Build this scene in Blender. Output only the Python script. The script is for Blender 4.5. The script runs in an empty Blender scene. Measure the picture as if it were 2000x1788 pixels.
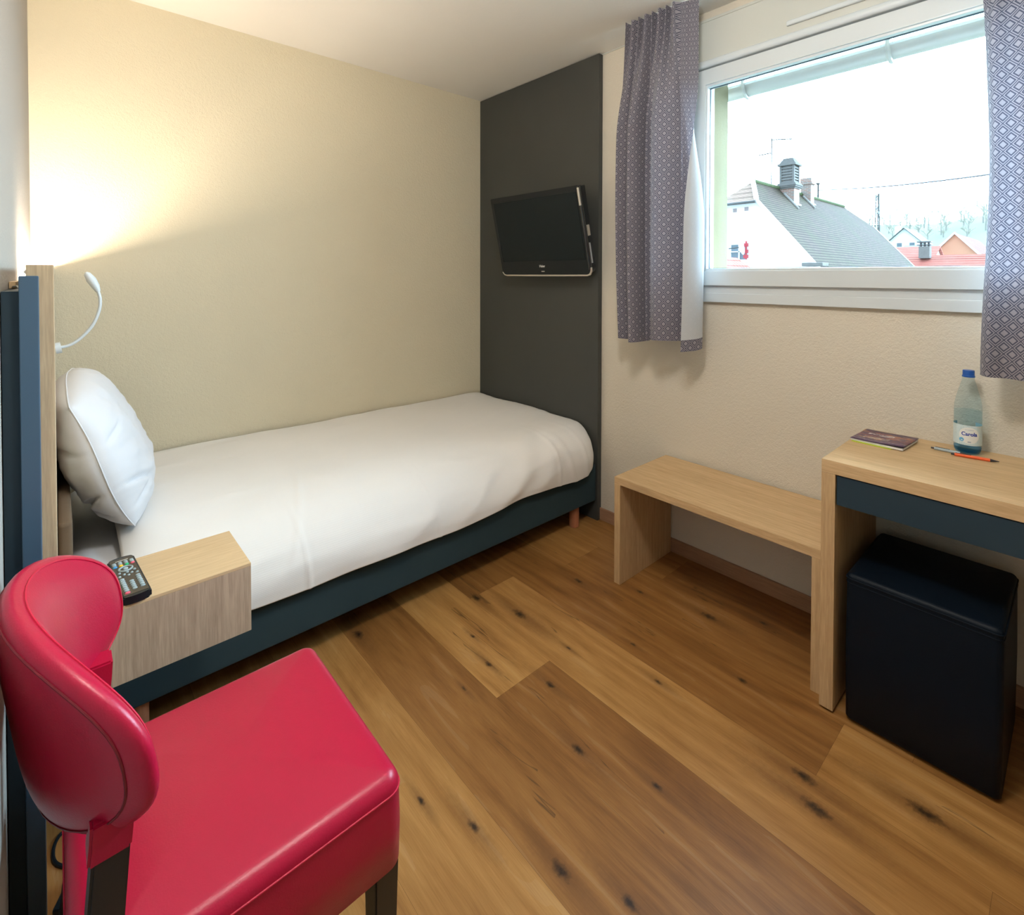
import bpy, bmesh, math, random
from mathutils import Vector, Matrix, noise
random.seed(7)
PI = math.pi
sc = bpy.context.scene
COL = sc.collection

# ------------------------------------------------------------------ camera
def cam_axes(yaw, pitch, roll):
    f = Vector((math.cos(yaw)*math.cos(pitch), math.sin(yaw)*math.cos(pitch), math.sin(pitch)))
    r = Vector((math.sin(yaw), -math.cos(yaw), 0)); u = r.cross(f)
    c, s = math.cos(roll), math.sin(roll)
    return c*r + s*u, -s*r + c*u, f
cd = bpy.data.cameras.new('camera'); cam = bpy.data.objects.new('camera', cd); COL.objects.link(cam)
r_, u_, f_ = cam_axes(math.radians(47.562), math.radians(-0.950), math.radians(0.108))
M = Matrix((r_, u_, -f_)).transposed().to_4x4(); M.translation = Vector((0, 0, 1.29))
cam.matrix_world = M
cd.sensor_fit = 'HORIZONTAL'; cd.sensor_width = 36; cd.lens = 36*1006.8/2000
cd.shift_x = -27.3/2000; cd.shift_y = (555.06-894)/2000
cd.clip_start = 0.01; cd.clip_end = 2000
sc.camera = cam
sc.cycles.transparent_max_bounces = 24

# ------------------------------------------------------------------ world, sun, exposure
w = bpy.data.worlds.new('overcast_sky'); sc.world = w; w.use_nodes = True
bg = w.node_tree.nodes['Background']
bg.inputs['Color'].default_value = (0.56, 0.81, 1.0, 1)
# thin overcast; bright low lobe added to light the bed through the window
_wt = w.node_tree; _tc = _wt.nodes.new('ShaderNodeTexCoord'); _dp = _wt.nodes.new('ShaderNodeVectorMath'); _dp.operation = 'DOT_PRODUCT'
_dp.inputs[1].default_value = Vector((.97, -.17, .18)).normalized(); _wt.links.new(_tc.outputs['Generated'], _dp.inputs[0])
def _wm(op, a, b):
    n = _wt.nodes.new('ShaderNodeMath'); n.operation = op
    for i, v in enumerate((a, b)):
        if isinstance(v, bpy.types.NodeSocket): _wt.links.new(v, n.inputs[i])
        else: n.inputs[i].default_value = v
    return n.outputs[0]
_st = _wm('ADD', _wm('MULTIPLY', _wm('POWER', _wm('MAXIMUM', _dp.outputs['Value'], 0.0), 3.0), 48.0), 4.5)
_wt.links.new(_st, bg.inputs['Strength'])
sd = bpy.data.lights.new('sun', 'SUN'); sd.energy = 0.3; sd.angle = math.radians(25); sd.color = (1, .98, .95)
sun = bpy.data.objects.new('sun', sd); COL.objects.link(sun)
sun.rotation_euler = Vector((-0.55, -0.25, 0.8)).to_track_quat('Z', 'Y').to_euler()
vs = sc.view_settings
vs.view_transform = 'Standard'; vs.look = 'None'; vs.gamma = 1; vs.use_curve_mapping = False; vs.exposure = 0.0
pl = bpy.data.lights.new('window_portal', 'AREA'); pl.shape = 'RECTANGLE'; pl.size = 1.35; pl.size_y = 1.0; pl.cycles.is_portal = True
po = bpy.data.objects.new('window_portal', pl); COL.objects.link(po); po.location = (2.2, .56, 1.7)
po.rotation_euler = Vector((1, 0, 0)).to_track_quat('Z', 'Y').to_euler()   # emits along -Z = into the room

# ------------------------------------------------------------------ material helpers
def new_mat(name):
    m = bpy.data.materials.new(name); m.use_nodes = True
    nt = m.node_tree; return m, nt, nt.nodes['Principled BSDF']
def nd(nt, typ, ins=None, **props):
    n = nt.nodes.new(typ)
    for k, v in props.items(): setattr(n, k, v)
    for k, v in (ins or {}).items():
        if isinstance(v, bpy.types.NodeSocket): nt.links.new(v, n.inputs[k])
        else: n.inputs[k].default_value = v
    return n
def ma(nt, op, a, b=None, c=None, clamp=False):
    n = nt.nodes.new('ShaderNodeMath'); n.operation = op; n.use_clamp = clamp
    for i, v in enumerate((a, b, c)):
        if v is None: continue
        if isinstance(v, bpy.types.NodeSocket): nt.links.new(v, n.inputs[i])
        else: n.inputs[i].default_value = v
    return n.outputs[0]
def mixc(nt, fac, a, b, blend='MIX'):
    n = nt.nodes.new('ShaderNodeMix'); n.data_type = 'RGBA'; n.blend_type = blend
    for i, v in ((0, fac), (6, a), (7, b)):
        if isinstance(v, bpy.types.NodeSocket): nt.links.new(v, n.inputs[i])
        elif i == 0: n.inputs[i].default_value = v
        else: n.inputs[i].default_value = (*v, 1)
    return n.outputs[2]
def ramp(nt, fac, stops, interp='LINEAR'):
    n = nt.nodes.new('ShaderNodeValToRGB'); n.color_ramp.interpolation = interp
    el = n.color_ramp.elements
    while len(el) < len(stops): el.new(0.5)
    for e, (p, c) in zip(el, stops):
        e.position = p; e.color = (*c, 1) if len(c) == 3 else c
    nt.links.new(fac, n.inputs[0]); return n.outputs[0]
def objco(nt, scale=(1, 1, 1), src='Object'):
    tc = nt.nodes.new('ShaderNodeTexCoord')
    mp = nd(nt, 'ShaderNodeMapping', {'Vector': tc.outputs[src], 'Scale': scale})
    return mp.outputs[0]
def noi(nt, vec, scale, detail=3, rough=.55, dist=0):
    return nd(nt, 'ShaderNodeTexNoise', {'Vector': vec, 'Scale': scale, 'Detail': detail, 'Roughness': rough, 'Distortion': dist}).outputs[0]
def bump(nt, b, h, strength=.3, dist=.002):
    n = nd(nt, 'ShaderNodeBump', {'Height': h, 'Strength': strength, 'Distance': dist}); nt.links.new(n.outputs[0], b.inputs['Normal'])
def plain(name, col, rough=.5, metal=0, coat=0, spec=None, noise_amt=.04, bump_scale=None, bump_dist=.0005, bump_str=.3, sheen=0):
    m, nt, b = new_mat(name)
    v = objco(nt)
    n = noi(nt, v, 6, 4)
    lo = tuple(c*(1-noise_amt) for c in col); hi = tuple(min(1, c*(1+noise_amt)) for c in col)
    nt.links.new(mixc(nt, n, lo, hi), b.inputs['Base Color'])
    b.inputs['Roughness'].default_value = rough; b.inputs['Metallic'].default_value = metal
    b.inputs['Coat Weight'].default_value = coat
    if spec is not None: b.inputs['Specular IOR Level'].default_value = spec
    if sheen: b.inputs['Sheen Weight'].default_value = sheen
    if bump_scale: bump(nt, b, noi(nt, v, bump_scale, 3), bump_str, bump_dist)
    return m
def stucco(name, col, dist=.006, strength=.6):
    m, nt, b = new_mat(name)
    v = objco(nt)
    n1 = noi(nt, v, 190, 4, .6); n2 = noi(nt, v, 80, 3)
    h = ma(nt, 'ADD', ma(nt, 'MULTIPLY', n1, .6), ma(nt, 'MULTIPLY', n2, .6))
    big = noi(nt, v, 2, 3)
    nt.links.new(mixc(nt, big, tuple(c*.97 for c in col), tuple(c*1.03 for c in col)), b.inputs['Base Color'])
    b.inputs['Roughness'].default_value = .85; b.inputs['Specular IOR Level'].default_value = .2
    bump(nt, b, h, strength, dist); return m
def wood(name, axis, light, dark, rough=.5, scale=1.0):
    m, nt, b = new_mat(name)
    s = [1, 1, 1]; s[axis] = .045
    v = objco(nt, tuple(k*scale for k in s))
    fine = noi(nt, v, 420, 3, .6); mid = noi(nt, v, 110, 4, .6, .4); big = noi(nt, v, 12, 3, .5, .8)
    f = ma(nt, 'ADD', ma(nt, 'MULTIPLY', fine, .35), ma(nt, 'ADD', ma(nt, 'MULTIPLY', mid, .4), ma(nt, 'MULTIPLY', big, .25)))
    nt.links.new(ramp(nt, f, [(.36, dark), (.5, tuple((a+c)/2 for a, c in zip(light, dark))), (.62, light)]), b.inputs['Base Color'])
    b.inputs['Roughness'].default_value = rough; b.inputs['Specular IOR Level'].default_value = .35
    bump(nt, b, fine, .15, .0004); return m
def emit(name, col, strength):
    m, nt, b = new_mat(name)
    b.inputs['Base Color'].default_value = (.8, .8, .8, 1)
    b.inputs['Emission Color'].default_value = (*col, 1); b.inputs['Emission Strength'].default_value = strength; return m

# ------------------------------------------------------------------ palette
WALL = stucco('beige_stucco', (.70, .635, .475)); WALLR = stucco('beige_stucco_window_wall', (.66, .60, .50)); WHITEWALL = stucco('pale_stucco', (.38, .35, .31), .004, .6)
CEIL = stucco('ceiling_paint', (.82, .80, .76), .002, .35)
GREYPANEL = plain('charcoal_laminate', (.052, .054, .050), .45, noise_amt=.06, spec=.35)
NAVYPANEL = plain('dark_blue_laminate', (0.018, 0.038, 0.056), .5, noise_amt=.05, spec=.35)
BLUEPOST = plain('slate_blue_laminate', (.045, .085, .13), .4)
BASEFAB = plain('slate_fabric', (0.028, 0.05, 0.06), .9, bump_scale=900, bump_dist=.0006, noise_amt=.1, spec=.2)
OAKY = wood('oak_along_length', 1, (.66, .46, .255), (.46, .295, .145))
OAKZ = wood('oak_upright', 2, (.62, .43, .235), (.42, .265, .13))
OAKX = wood('oak_cross', 0, (.68, .50, .30), (.52, .36, .20))
OAKPALEZ = wood('pale_oak_upright', 2, (.52, .40, .29), (.33, .245, .175))
OAKHB = wood('headboard_oak', 2, (.56, .42, .26), (.36, .26, .16))
SKIRT = wood('skirting_oak', 1, (.42, .24, .14), (.26, .14, .08))
LEGWOOD = wood('beech_leg', 2, (.42, .17, .085), (.30, .11, .055))
WHITEPVC = plain('white_plastic', (0.6, 0.64, 0.66), .3, noise_amt=.01)
CREAMPVC = plain('cream_plastic', (0.54, 0.545, 0.5), .4, noise_amt=.01)
BLACKPL = plain('black_plastic', (.008, .011, .014), .32, noise_amt=.02, coat=.05, spec=.25)
SCREEN = plain('black_screen', (.006, .011, .014), .22, noise_amt=.02, spec=.22)
GLOSSBLACK = plain('gloss_black', (.008, .009, .012), .08, coat=1)
SILVER = plain('silver_trim', (.62, .58, .52), .35, .7)
DARKWOOD = plain('dark_wenge', (.014, .013, .014), .35, noise_amt=.2)
SEALGREY = plain('dark_gasket', (.03, .06, .10), .5)
def leather(name, col, rough, coat, spec=.35):
    m, nt, b = new_mat(name); v = objco(nt)
    vo = nd(nt, 'ShaderNodeTexVoronoi', {'Vector': v, 'Scale': 420}).outputs[0]
    n = noi(nt, v, 130, 4, .6)
    big = noi(nt, v, 5, 3)
    nt.links.new(mixc(nt, big, tuple(c*.93 for c in col), tuple(c*1.06 for c in col)), b.inputs['Base Color'])
    b.inputs['Roughness'].default_value = rough; b.inputs['Coat Weight'].default_value = coat; b.inputs['Coat Roughness'].default_value = .35; b.inputs['Specular IOR Level'].default_value = spec
    bump(nt, b, ma(nt, 'ADD', ma(nt, 'MULTIPLY', vo, .5), n), .22, .0008); return m
RED = leather('red_leatherette', (.385, .004, .034), .36, .16, .32)
REDSEAM = plain('red_piping', (.46, .006, .035), .45, spec=.3)
NAVY = leather('navy_leatherette', (.0025, .006, .012), .5, 0, .15)
def linen(name, col, stripe_axis=None, stripe=.0):
    m, nt, b = new_mat(name); v = objco(nt)
    n = noi(nt, v, 9, 4); wv = noi(nt, v, 900, 2)
    nt.links.new(mixc(nt, n, tuple(c*.98 for c in col), col), b.inputs['Base Color'])
    b.inputs['Roughness'].default_value = .8; b.inputs['Sheen Weight'].default_value = .15; b.inputs['Specular IOR Level'].default_value = .25
    h = wv
    if stripe_axis is not None:
        at = nd(nt, 'ShaderNodeUVMap')
        sep = nd(nt, 'ShaderNodeSeparateXYZ', {0: at.outputs[0]})
        s = ma(nt, 'SINE', ma(nt, 'MULTIPLY', sep.outputs[stripe_axis], 2*PI/.011))
        h = ma(nt, 'ADD', ma(nt, 'MULTIPLY', wv, .4), ma(nt, 'MULTIPLY', s, stripe))
    bump(nt, b, h, .35, .0009); return m
SHEET = linen('white_striped_cotton', (.86, .84, .82), 1, .22)
PILLOWM = linen('white_cotton', (.74, .75, .79))
BROWNFAB = plain('brown_weave', (.13, .085, .05), .95, bump_scale=400, bump_dist=.001, noise_amt=.3)
BULB = emit('warm_tube_glow', (1, .84, .66), 570)
LAMPGLOW = emit('ceiling_lamp_glow', (1, .965, .90), 74)
m, nt, b = new_mat('window_glass')
tr = nd(nt, 'ShaderNodeBsdfTransparent', {'Color': (.97, .985, .985, 1)}); gl = nd(nt, 'ShaderNodeBsdfGlossy', {'Roughness': .02})
mx = nd(nt, 'ShaderNodeMixShader', {0: .035, 1: tr.outputs[0], 2: gl.outputs[0]}); nt.links.new(mx.outputs[0], nt.nodes['Material Output'].inputs[0])
GLASS = m
def clear(name, tint, gloss):
    m, nt, b = new_mat(name)
    fr = nd(nt, 'ShaderNodeLayerWeight', {'Blend': .25}); tr = nd(nt, 'ShaderNodeBsdfTransparent', {'Color': (*tint, 1)}); gl = nd(nt, 'ShaderNodeBsdfGlossy', {'Roughness': .06})
    mx = nd(nt, 'ShaderNodeMixShader', {0: ma(nt, 'MULTIPLY', ma(nt, 'POWER', fr.outputs[1], 3.0), gloss), 1: tr.outputs[0], 2: gl.outputs[0]}); nt.links.new(mx.outputs[0], nt.nodes['Material Output'].inputs[0])
    return m

# ------------------------------------------------------------------ object helpers
ORG = {}
def link(o): COL.objects.link(o); return o
def thing(name, label, cat, loc=(0, 0, 0), rot=None, group=None, local=False):
    o = link(bpy.data.objects.new(name, None)); o.location = loc; o.empty_display_size = .05
    if rot: o.rotation_euler = rot
    o['label'] = label; o['category'] = cat
    if group: o['group'] = group
    ORG[o.name] = Vector((0, 0, 0)) if local else Vector(loc)
    return o
def tag(o, label, cat, group=None, kind=None):
    o['label'] = label; o['category'] = cat
    if group: o['group'] = group
    if kind: o['kind'] = kind
    return o
def obj(name, bm, mats, parent=None, smooth=True, label=None, org=None, angle=40):
    if not isinstance(mats, (list, tuple)): mats = [mats]
    off = ORG.get(parent.name, Vector()) if parent else (Vector(org) if org else Vector())
    if off.length: bmesh.ops.translate(bm, verts=bm.verts, vec=-off)
    bmesh.ops.recalc_face_normals(bm, faces=bm.faces) if not bm.faces.layers.int.get('keep') else None
    me = bpy.data.meshes.new(name); bm.to_mesh(me); bm.free()
    for mt in mats: me.materials.append(mt)
    if smooth:
        me.polygons.foreach_set('use_smooth', [True]*len(me.polygons))
        me.set_sharp_from_angle(angle=math.radians(angle))
    o = link(bpy.data.objects.new(name, me))
    if smooth and len(me.polygons) < 420:
        wn = o.modifiers.new('weighted_normals', 'WEIGHTED_NORMAL'); wn.keep_sharp = True; wn.weight = 100
    if parent: o.parent = parent; ORG[o.name] = off
    elif org: o.location = org; ORG[o.name] = Vector(org)
    if label: o['label'] = label
    return o
def struct(name, bm, mats, parent=None, smooth=True):
    o = obj(name, bm, mats, parent, smooth)
    if not parent: o['kind'] = 'structure'
    return o
def add_box(bm, x0, x1, y0, y1, z0, z1, bev=0, seg=2, mi=0):
    r = bmesh.ops.create_cube(bm, size=1)
    vs_ = r['verts']
    for v in vs_:
        v.co = Vector((x0 + (v.co.x+.5)*(x1-x0), y0 + (v.co.y+.5)*(y1-y0), z0 + (v.co.z+.5)*(z1-z0)))
    fs = {f for v in vs_ for f in v.link_faces}
    for f in fs: f.material_index = mi
    if bev:
        es = list({e for v in vs_ for e in v.link_edges})
        bmesh.ops.bevel(bm, geom=es, offset=bev, segments=seg, profile=.5, affect='EDGES', clamp_overlap=True)
    return bm
def box(*a, **k): return add_box(bmesh.new(), *a, **k)
def add_tube(bm, pts, rad, n=10, cap=True, closed=False, mi=0):
    pts = [Vector(p) for p in pts]; rings = []
    m_ = len(pts)
    ref = None
    for i, p in enumerate(pts):
        if closed: d = pts[(i+1) % m_] - pts[i-1]
        else: d = pts[min(i+1, m_-1)] - pts[max(i-1, 0)]
        d.normalize()
        if ref is None:
            ref = Vector((0, 0, 1)) if abs(d.z) < .9 else Vector((1, 0, 0))
        a = (ref - d*ref.dot(d)).normalized(); c = d.cross(a); ref = a
        rr = rad[i] if isinstance(rad, (list, tuple)) else rad
        rings.append([bm.verts.new(p + rr*(math.cos(2*PI*k/n)*a + math.sin(2*PI*k/n)*c)) for k in range(n)])
    cnt = m_ if closed else m_-1
    for i in range(cnt):
        A, B = rings[i], rings[(i+1) % m_]
        for k in range(n):
            f = bm.faces.new((A[k], A[(k+1) % n], B[(k+1) % n], B[k])); f.material_index = mi
    if cap and not closed:
        bm.faces.new(rings[0][::-1]).material_index = mi; bm.faces.new(rings[-1]).material_index = mi
    return bm
def tube(*a, **k): return add_tube(bmesh.new(), *a, **k)
def add_lathe(bm, prof, c=(0, 0, 0), n=32, mi=0):
    rings = []
    for r, z in prof:
        if r < 1e-6: rings.append([bm.verts.new((c[0], c[1], c[2]+z))])
        else: rings.append([bm.verts.new((c[0]+r*math.cos(2*PI*k/n), c[1]+r*math.sin(2*PI*k/n), c[2]+z)) for k in range(n)])
    for A, B in zip(rings, rings[1:]):
        for k in range(n):
            k2 = (k+1) % n
            vs_ = [A[0] if len(A) == 1 else A[k], *( [] if len(A) == 1 else [A[k2]]), *( [B[0]] if len(B) == 1 else [B[k2], B[k]])]
            if len(vs_) > 2: bm.faces.new(vs_).material_index = mi
    return bm
def lathe(*a, **k): return add_lathe(bmesh.new(), *a, **k)
def add_grid(bm, fn, nu, nv, uvfn=None, closed_u=False):
    uv = bm.loops.layers.uv.verify()
    V = [[bm.verts.new(fn(i/nu, j/nv)) for j in range(nv+1)] for i in range(nu if closed_u else nu+1)]
    for i in range(nu):
        i2 = (i+1) % len(V)
        for j in range(nv):
            f = bm.faces.new((V[i][j], V[i2][j], V[i2][j+1], V[i][j+1]))
            if uvfn:
                for lp, (a, b_) in zip(f.loops, ((i, j), (i+1, j), (i+1, j+1), (i, j+1))): lp[uv].uv = uvfn(a/nu, b_/nv)
    return bm
def prism(pts2, axis, a, b):
    """extrude polygon along axis (0,1,2) from a to b; pts2 gives the other two coords in order"""
    bm = bmesh.new()
    def mk(p, t):
        c = [0, 0, 0]; oth = [i for i in range(3) if i != axis]
        c[axis] = t; c[oth[0]] = p[0]; c[oth[1]] = p[1]; return bm.verts.new(c)
    A = [mk(p, a) for p in pts2]; B = [mk(p, b) for p in pts2]
    bm.faces.new(A); bm.faces.new(B[::-1])
    for i in range(len(A)):
        j = (i+1) % len(A); bm.faces.new((A[i], B[i], B[j], A[j]))
    return bm
def text_bm(s, size, extrude=.0003, offset=0, align='CENTER', sx=1.0):
    cu = bpy.data.curves.new('lettering', 'FONT'); cu.body = s; cu.size = size; cu.extrude = extrude; cu.offset = offset
    cu.align_x = align; cu.align_y = 'CENTER'; cu.resolution_u = 3
    o = bpy.data.objects.new('lettering', cu); COL.objects.link(o)
    bpy.context.view_layer.update()
    me = bpy.data.meshes.new_from_object(o.evaluated_get(bpy.context.evaluated_depsgraph_get()))
    bm = bmesh.new(); bm.from_mesh(me)
    for v in bm.verts: v.co.x *= sx
    bpy.data.objects.remove(o); bpy.data.curves.remove(cu); bpy.data.meshes.remove(me)
    return bm
def sm(a, b, x):
    t = max(0, min(1, (x-a)/(b-a))); return t*t*(3-2*t)
def dup(root, loc, label=None, rot=None):
    c = root.copy(); COL.objects.link(c); c.location = loc
    if rot: c.rotation_euler = rot
    if label: c['label'] = label
    for ch in list(root.children):
        d = ch.copy(); COL.objects.link(d); d.parent = c
        for g in list(ch.children):
            e = g.copy(); COL.objects.link(e); e.parent = d
    return c

# ================================================================== ROOM SHELL
XL, XR, YB, YF, ZC = -.067, 2.125, 2.745, -1.45, 2.447
# floor: one mesh, a quad per plank with its own tone
def floor_mat():
    m, nt, b = new_mat('oak_plank_floor')
    at = nd(nt, 'ShaderNodeAttribute', attribute_name='plank'); sp = nd(nt, 'ShaderNodeSeparateColor', {0: at.outputs[0]})
    tone, seed = sp.outputs[0], sp.outputs[1]
    tc = nt.nodes.new('ShaderNodeTexCoord'); xyz = nd(nt, 'ShaderNodeSeparateXYZ', {0: tc.outputs['Object']})
    X, Y = xyz.outputs[0], xyz.outputs[1]
    sh = ma(nt, 'MULTIPLY', seed, 37.0)
    def vec(sx, sy):
        return nd(nt, 'ShaderNodeCombineXYZ', {0: ma(nt, 'MULTIPLY', X, sx), 1: ma(nt, 'MULTIPLY', Y, sy), 2: sh}).outputs[0]
    fine = noi(nt, vec(1, .03), 420, 3, .65); mid = noi(nt, vec(1, .05), 60, 5, .55, .4); big = noi(nt, vec(1, .22), 8, 4, .6, 1.2)
    wv = nd(nt, 'ShaderNodeTexWave', {'Vector': vec(1, .12), 'Scale': 5, 'Distortion': 16, 'Detail': 3, 'Detail Scale': .8, 'Detail Roughness': .6}, wave_type='BANDS', bands_direction='X').outputs[1]
    f = ma(nt, 'ADD', ma(nt, 'MULTIPLY', fine, .24), ma(nt, 'ADD', ma(nt, 'MULTIPLY', mid, .26), ma(nt, 'ADD', ma(nt, 'MULTIPLY', big, .42), ma(nt, 'MULTIPLY', wv, .08))))
    light = ramp(nt, f, [(.28, (.22, .095, .026)), (.44, (.35, .170, .048)), (.60, (.46, .245, .078)), (.72, (.50, .285, .10))])
    darkc = ramp(nt, f, [(.28, (.075, .026, .006)), (.44, (.15, .056, .013)), (.60, (.225, .092, .023)), (.72, (.28, .128, .038))])
    col = mixc(nt, tone, darkc, light)
    # limed pores: thin pale lines in the darker planks
    lime = ma(nt, 'MULTIPLY', ma(nt, 'GREATER_THAN', wv, .95), ma(nt, 'MULTIPLY', ma(nt, 'GREATER_THAN', big, .55), .05))
    col = mixc(nt, lime, col, (.62, .50, .36))
    # thin dark cracks
    cr = noi(nt, vec(1, .06), 7, 5, .6, .6)
    crk = ma(nt, 'SUBTRACT', 1, ma(nt, 'MULTIPLY', ma(nt, 'ABSOLUTE', ma(nt, 'SUBTRACT', cr, .5)), 130), clamp=True)
    crm = ma(nt, 'MULTIPLY', crk, ma(nt, 'GREATER_THAN', noi(nt, vec(1, .3), 6, 2), .61))
    col = mixc(nt, ma(nt, 'MULTIPLY', crm, .65), col, (.035, .018, .008))
    # knots
    knots = [(1.232, 1.639, .016), (1.295, 1.448, .02), (.792, 1.754, .018), (1.039, .921, .014), (1.815, .955, .018), (1.605, .73, .01), (1.411, .48, .018),
             (1.349, .429, .02), (1.532, .247, .022), (1.402, .909, .009), (.798, .757, .016), (.711, .956, .012), (.651, 1.09, .008), (1.09, 1.47, .007), (1.05, 1.33, .01),
             (1.14, 1.13, .012), (1.62, 1.44, .013), (.86, .62, .013), (1.11, .72, .01), (1.75, 1.22, .01), (1.30, 1.20, .006), (.93, 1.30, .007), (1.48, 1.06, .007), (1.93, .8, .01)]
    wob = ma(nt, 'MULTIPLY', ma(nt, 'SUBTRACT', noi(nt, vec(1, 1), 90, 4), .5), 1.3)
    tot = tail = None
    for kx, ky, kr in knots:
        dx = ma(nt, 'MULTIPLY', ma(nt, 'SUBTRACT', X, kx), 1.2/kr); dy = ma(nt, 'MULTIPLY', ma(nt, 'SUBTRACT', Y, ky), .6/kr)
        d = ma(nt, 'SQRT', ma(nt, 'ADD', ma(nt, 'MULTIPLY', dx, dx), ma(nt, 'MULTIPLY', dy, dy)))
        tot = d if tot is None else ma(nt, 'MINIMUM', tot, d)
        dy2 = ma(nt, 'MULTIPLY', dy, .33)
        e = ma(nt, 'SQRT', ma(nt, 'ADD', ma(nt, 'MULTIPLY', dx, dx), ma(nt, 'MULTIPLY', dy2, dy2)))
        tail = e if tail is None else ma(nt, 'MINIMUM', tail, e)
    kd = ma(nt, 'ADD', tot, wob)
    halo = ma(nt, 'MULTIPLY', ma(nt, 'SUBTRACT', 1, ma(nt, 'MULTIPLY', ma(nt, 'ADD', tail, wob), .42), clamp=True), ma(nt, 'ADD', .25, ma(nt, 'MULTIPLY', mid, 1.3))); core = ma(nt, 'SUBTRACT', 1.15, kd, clamp=True)
    col = mixc(nt, ma(nt, 'MULTIPLY', halo, .75), col, (.13, .055, .018)); col = mixc(nt, ma(nt, 'MULTIPLY', core, .95), col, (.018, .009, .005))
    nt.links.new(col, b.inputs['Base Color'])
    b.inputs['Roughness'].default_value = .42; b.inputs['Specular IOR Level'].default_value = .35
    bump(nt, b, ma(nt, 'SUBTRACT', fine, ma(nt, 'MULTIPLY', crm, .6)), .2, .0006); return m
bm = bmesh.new(); lay = bm.loops.layers.float_color.new('plank')
PW, PX = .2275, .983
cuts = {-5: [1.9, .5, -.6], -4: [1.2, -.2], -3: [2.2, .9, -.5], -2: [1.6, .05], -1: [2.3, .15, -1.0], 0: [2.35, .35, -.8], 1: [2.5, 1.2035, -.2], 2: [2.2, 1.651, .12, -.9], 3: [1.9, .46, -.8], 4: [1.557, .3, -.8], 5: [2.2, 1.208, -.1]}
tones = {(-2, 1): .95, (-2, 0): .8, (-1, 1): .82, (-1, 0): .9, (-1, 2): .5, (0, 1): .28, (0, 0): .5, (0, 2): .5, (1, 1): .95, (1, 2): .22, (1, 0): .4, (2, 1): .28, (2, 2): .82, (2, 3): .5, (3, 1): .30, (3, 2): .85, (3, 0): .5, (4, 0): .7, (4, 1): .36, (4, 2): .3, (5, 1): .5, (5, 2): .12, (5, 3): .3}
rnd = random.Random(3)
for k in range(-5, 6):
    x0 = PX + PW*(k-1); x1 = x0 + PW
    x0 = max(x0, XL-.3); x1 = min(x1, XR+.05)
    if x1 <= x0: continue
    ys = [YB+.05] + cuts[k] + [YF-.05]
    for i in range(len(ys)-1):
        g = .00025
        vs_ = [bm.verts.new(p) for p in ((x0+g, ys[i+1]+g, 0), (x1-g, ys[i+1]+g, 0), (x1-g, ys[i]-g, 0), (x0+g, ys[i]-g, 0))]
        f = bm.faces.new(vs_)
        t = tones.get((k, i), rnd.uniform(.2, .9)); sd_ = rnd.random()
        for lp in f.loops: lp[lay] = (t, sd_, 0, 1)
        f.material_index = 0
add_box(bm, XL-.3, XR+.05, YF-.05, YB+.05, -.2, -.0009, mi=1)
floor = obj('floor', bm, [floor_mat(), plain('floor_joint', (.10, .05, .022), .9)], smooth=False); floor['kind'] = 'structure'
struct('wall_back', box(XL-.25, XR+.28, YB, YB+.2, -.2, ZC+.2), WALL, smooth=False)
struct('wall_left', box(XL-.25, XL, YF-.2, YB, -.2, ZC+.2), WHITEWALL, smooth=False)
struct('wall_front', box(XL-.25, XR+.28, YF-.2, YF, -.2, ZC+.2), WALL, smooth=False)
struct('ceiling', box(XL-.25, XR+.28, YF-.2, YB+.2, ZC, ZC+.2), CEIL, smooth=False)
WY0, WY1, WZ0, WZ1 = -.11, 1.232, 1.205, 2.20         # window opening
bm = bmesh.new()
XO = XR+.235
add_box(bm, XR, XO, WY1, YB, -.2, ZC); add_box(bm, XR, XO, YF, WY0, -.2, ZC)
add_box(bm, XR, XO, WY0, WY1, -.2, WZ0); add_box(bm, XR, XO, WY0, WY1, WZ1, ZC)
struct('wall_right', bm, WALLR, smooth=False)
# skirtings
struct('baseboard_right', box(XR-.011, XR, YF, 1.745, 0, .064, .003), SKIRT)
struct('baseboard_back', box(XL, XR, YB-.011, YB, 0, .064, .003), SKIRT)
struct('baseboard_left', box(XL, XL+.011, YF, 1.18, 0, .064, .003), SKIRT)
# ceiling edge bead on the window wall
struct('trim_1', box(XR-.006, XR, 1.25, 1.74, ZC-.006, ZC, .002), CREAMPVC)

# ================================================================== WINDOW
win = link(bpy.data.objects.new('window_1', None)); win.location = (2.12, .56, WZ0); win['kind'] = 'structure'; ORG[win.name] = Vector(win.location)
def ring_bm(x0, x1, y0, y1, z0, z1, t, bev=.003):
    bm = bmesh.new()
    ty, tz0, tz1 = t if isinstance(t, tuple) else (t, t, t)
    add_box(bm, x0, x1, y0, y0+ty, z0, z1, bev); add_box(bm, x0, x1, y1-ty, y1, z0, z1, bev)
    add_box(bm, x0, x1, y0+ty-.002, y1-ty+.002, z0, z0+tz0, bev); add_box(bm, x0, x1, y0+ty-.002, y1-ty+.002, z1-tz1, z1, bev)
    return bm
SY0, SY1 = -.08, 1.205
obj('frame', ring_bm(2.108, 2.19, WY0, 1.236, 1.214, 2.205, (.05, .06, .05)), WHITEPVC, win)
sash = obj('sash', ring_bm(2.092, 2.165, SY0, SY1, 1.248, 2.184, (.068, .064, .066)), WHITEPVC, win)
obj('glazing_bead', ring_bm(2.098, 2.135, SY0+.060, SY1-.060, 1.306, 2.124, .016, .004), WHITEPVC, sash)
obj('gasket', ring_bm(2.120, 2.128, SY0+.073, SY1-.073, 1.319, 2.111, .005, 0), SEALGREY, sash)
obj('pane', box(2.126, 2.130, SY0+.07, SY1-.07, 1.315, 2.115), GLASS, sash, smooth=False)
obj('sill_apron', box(2.105, 2.15, WY0-.02, 1.25, 1.176, 1.2155, .003), WHITEPVC, win)
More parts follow.
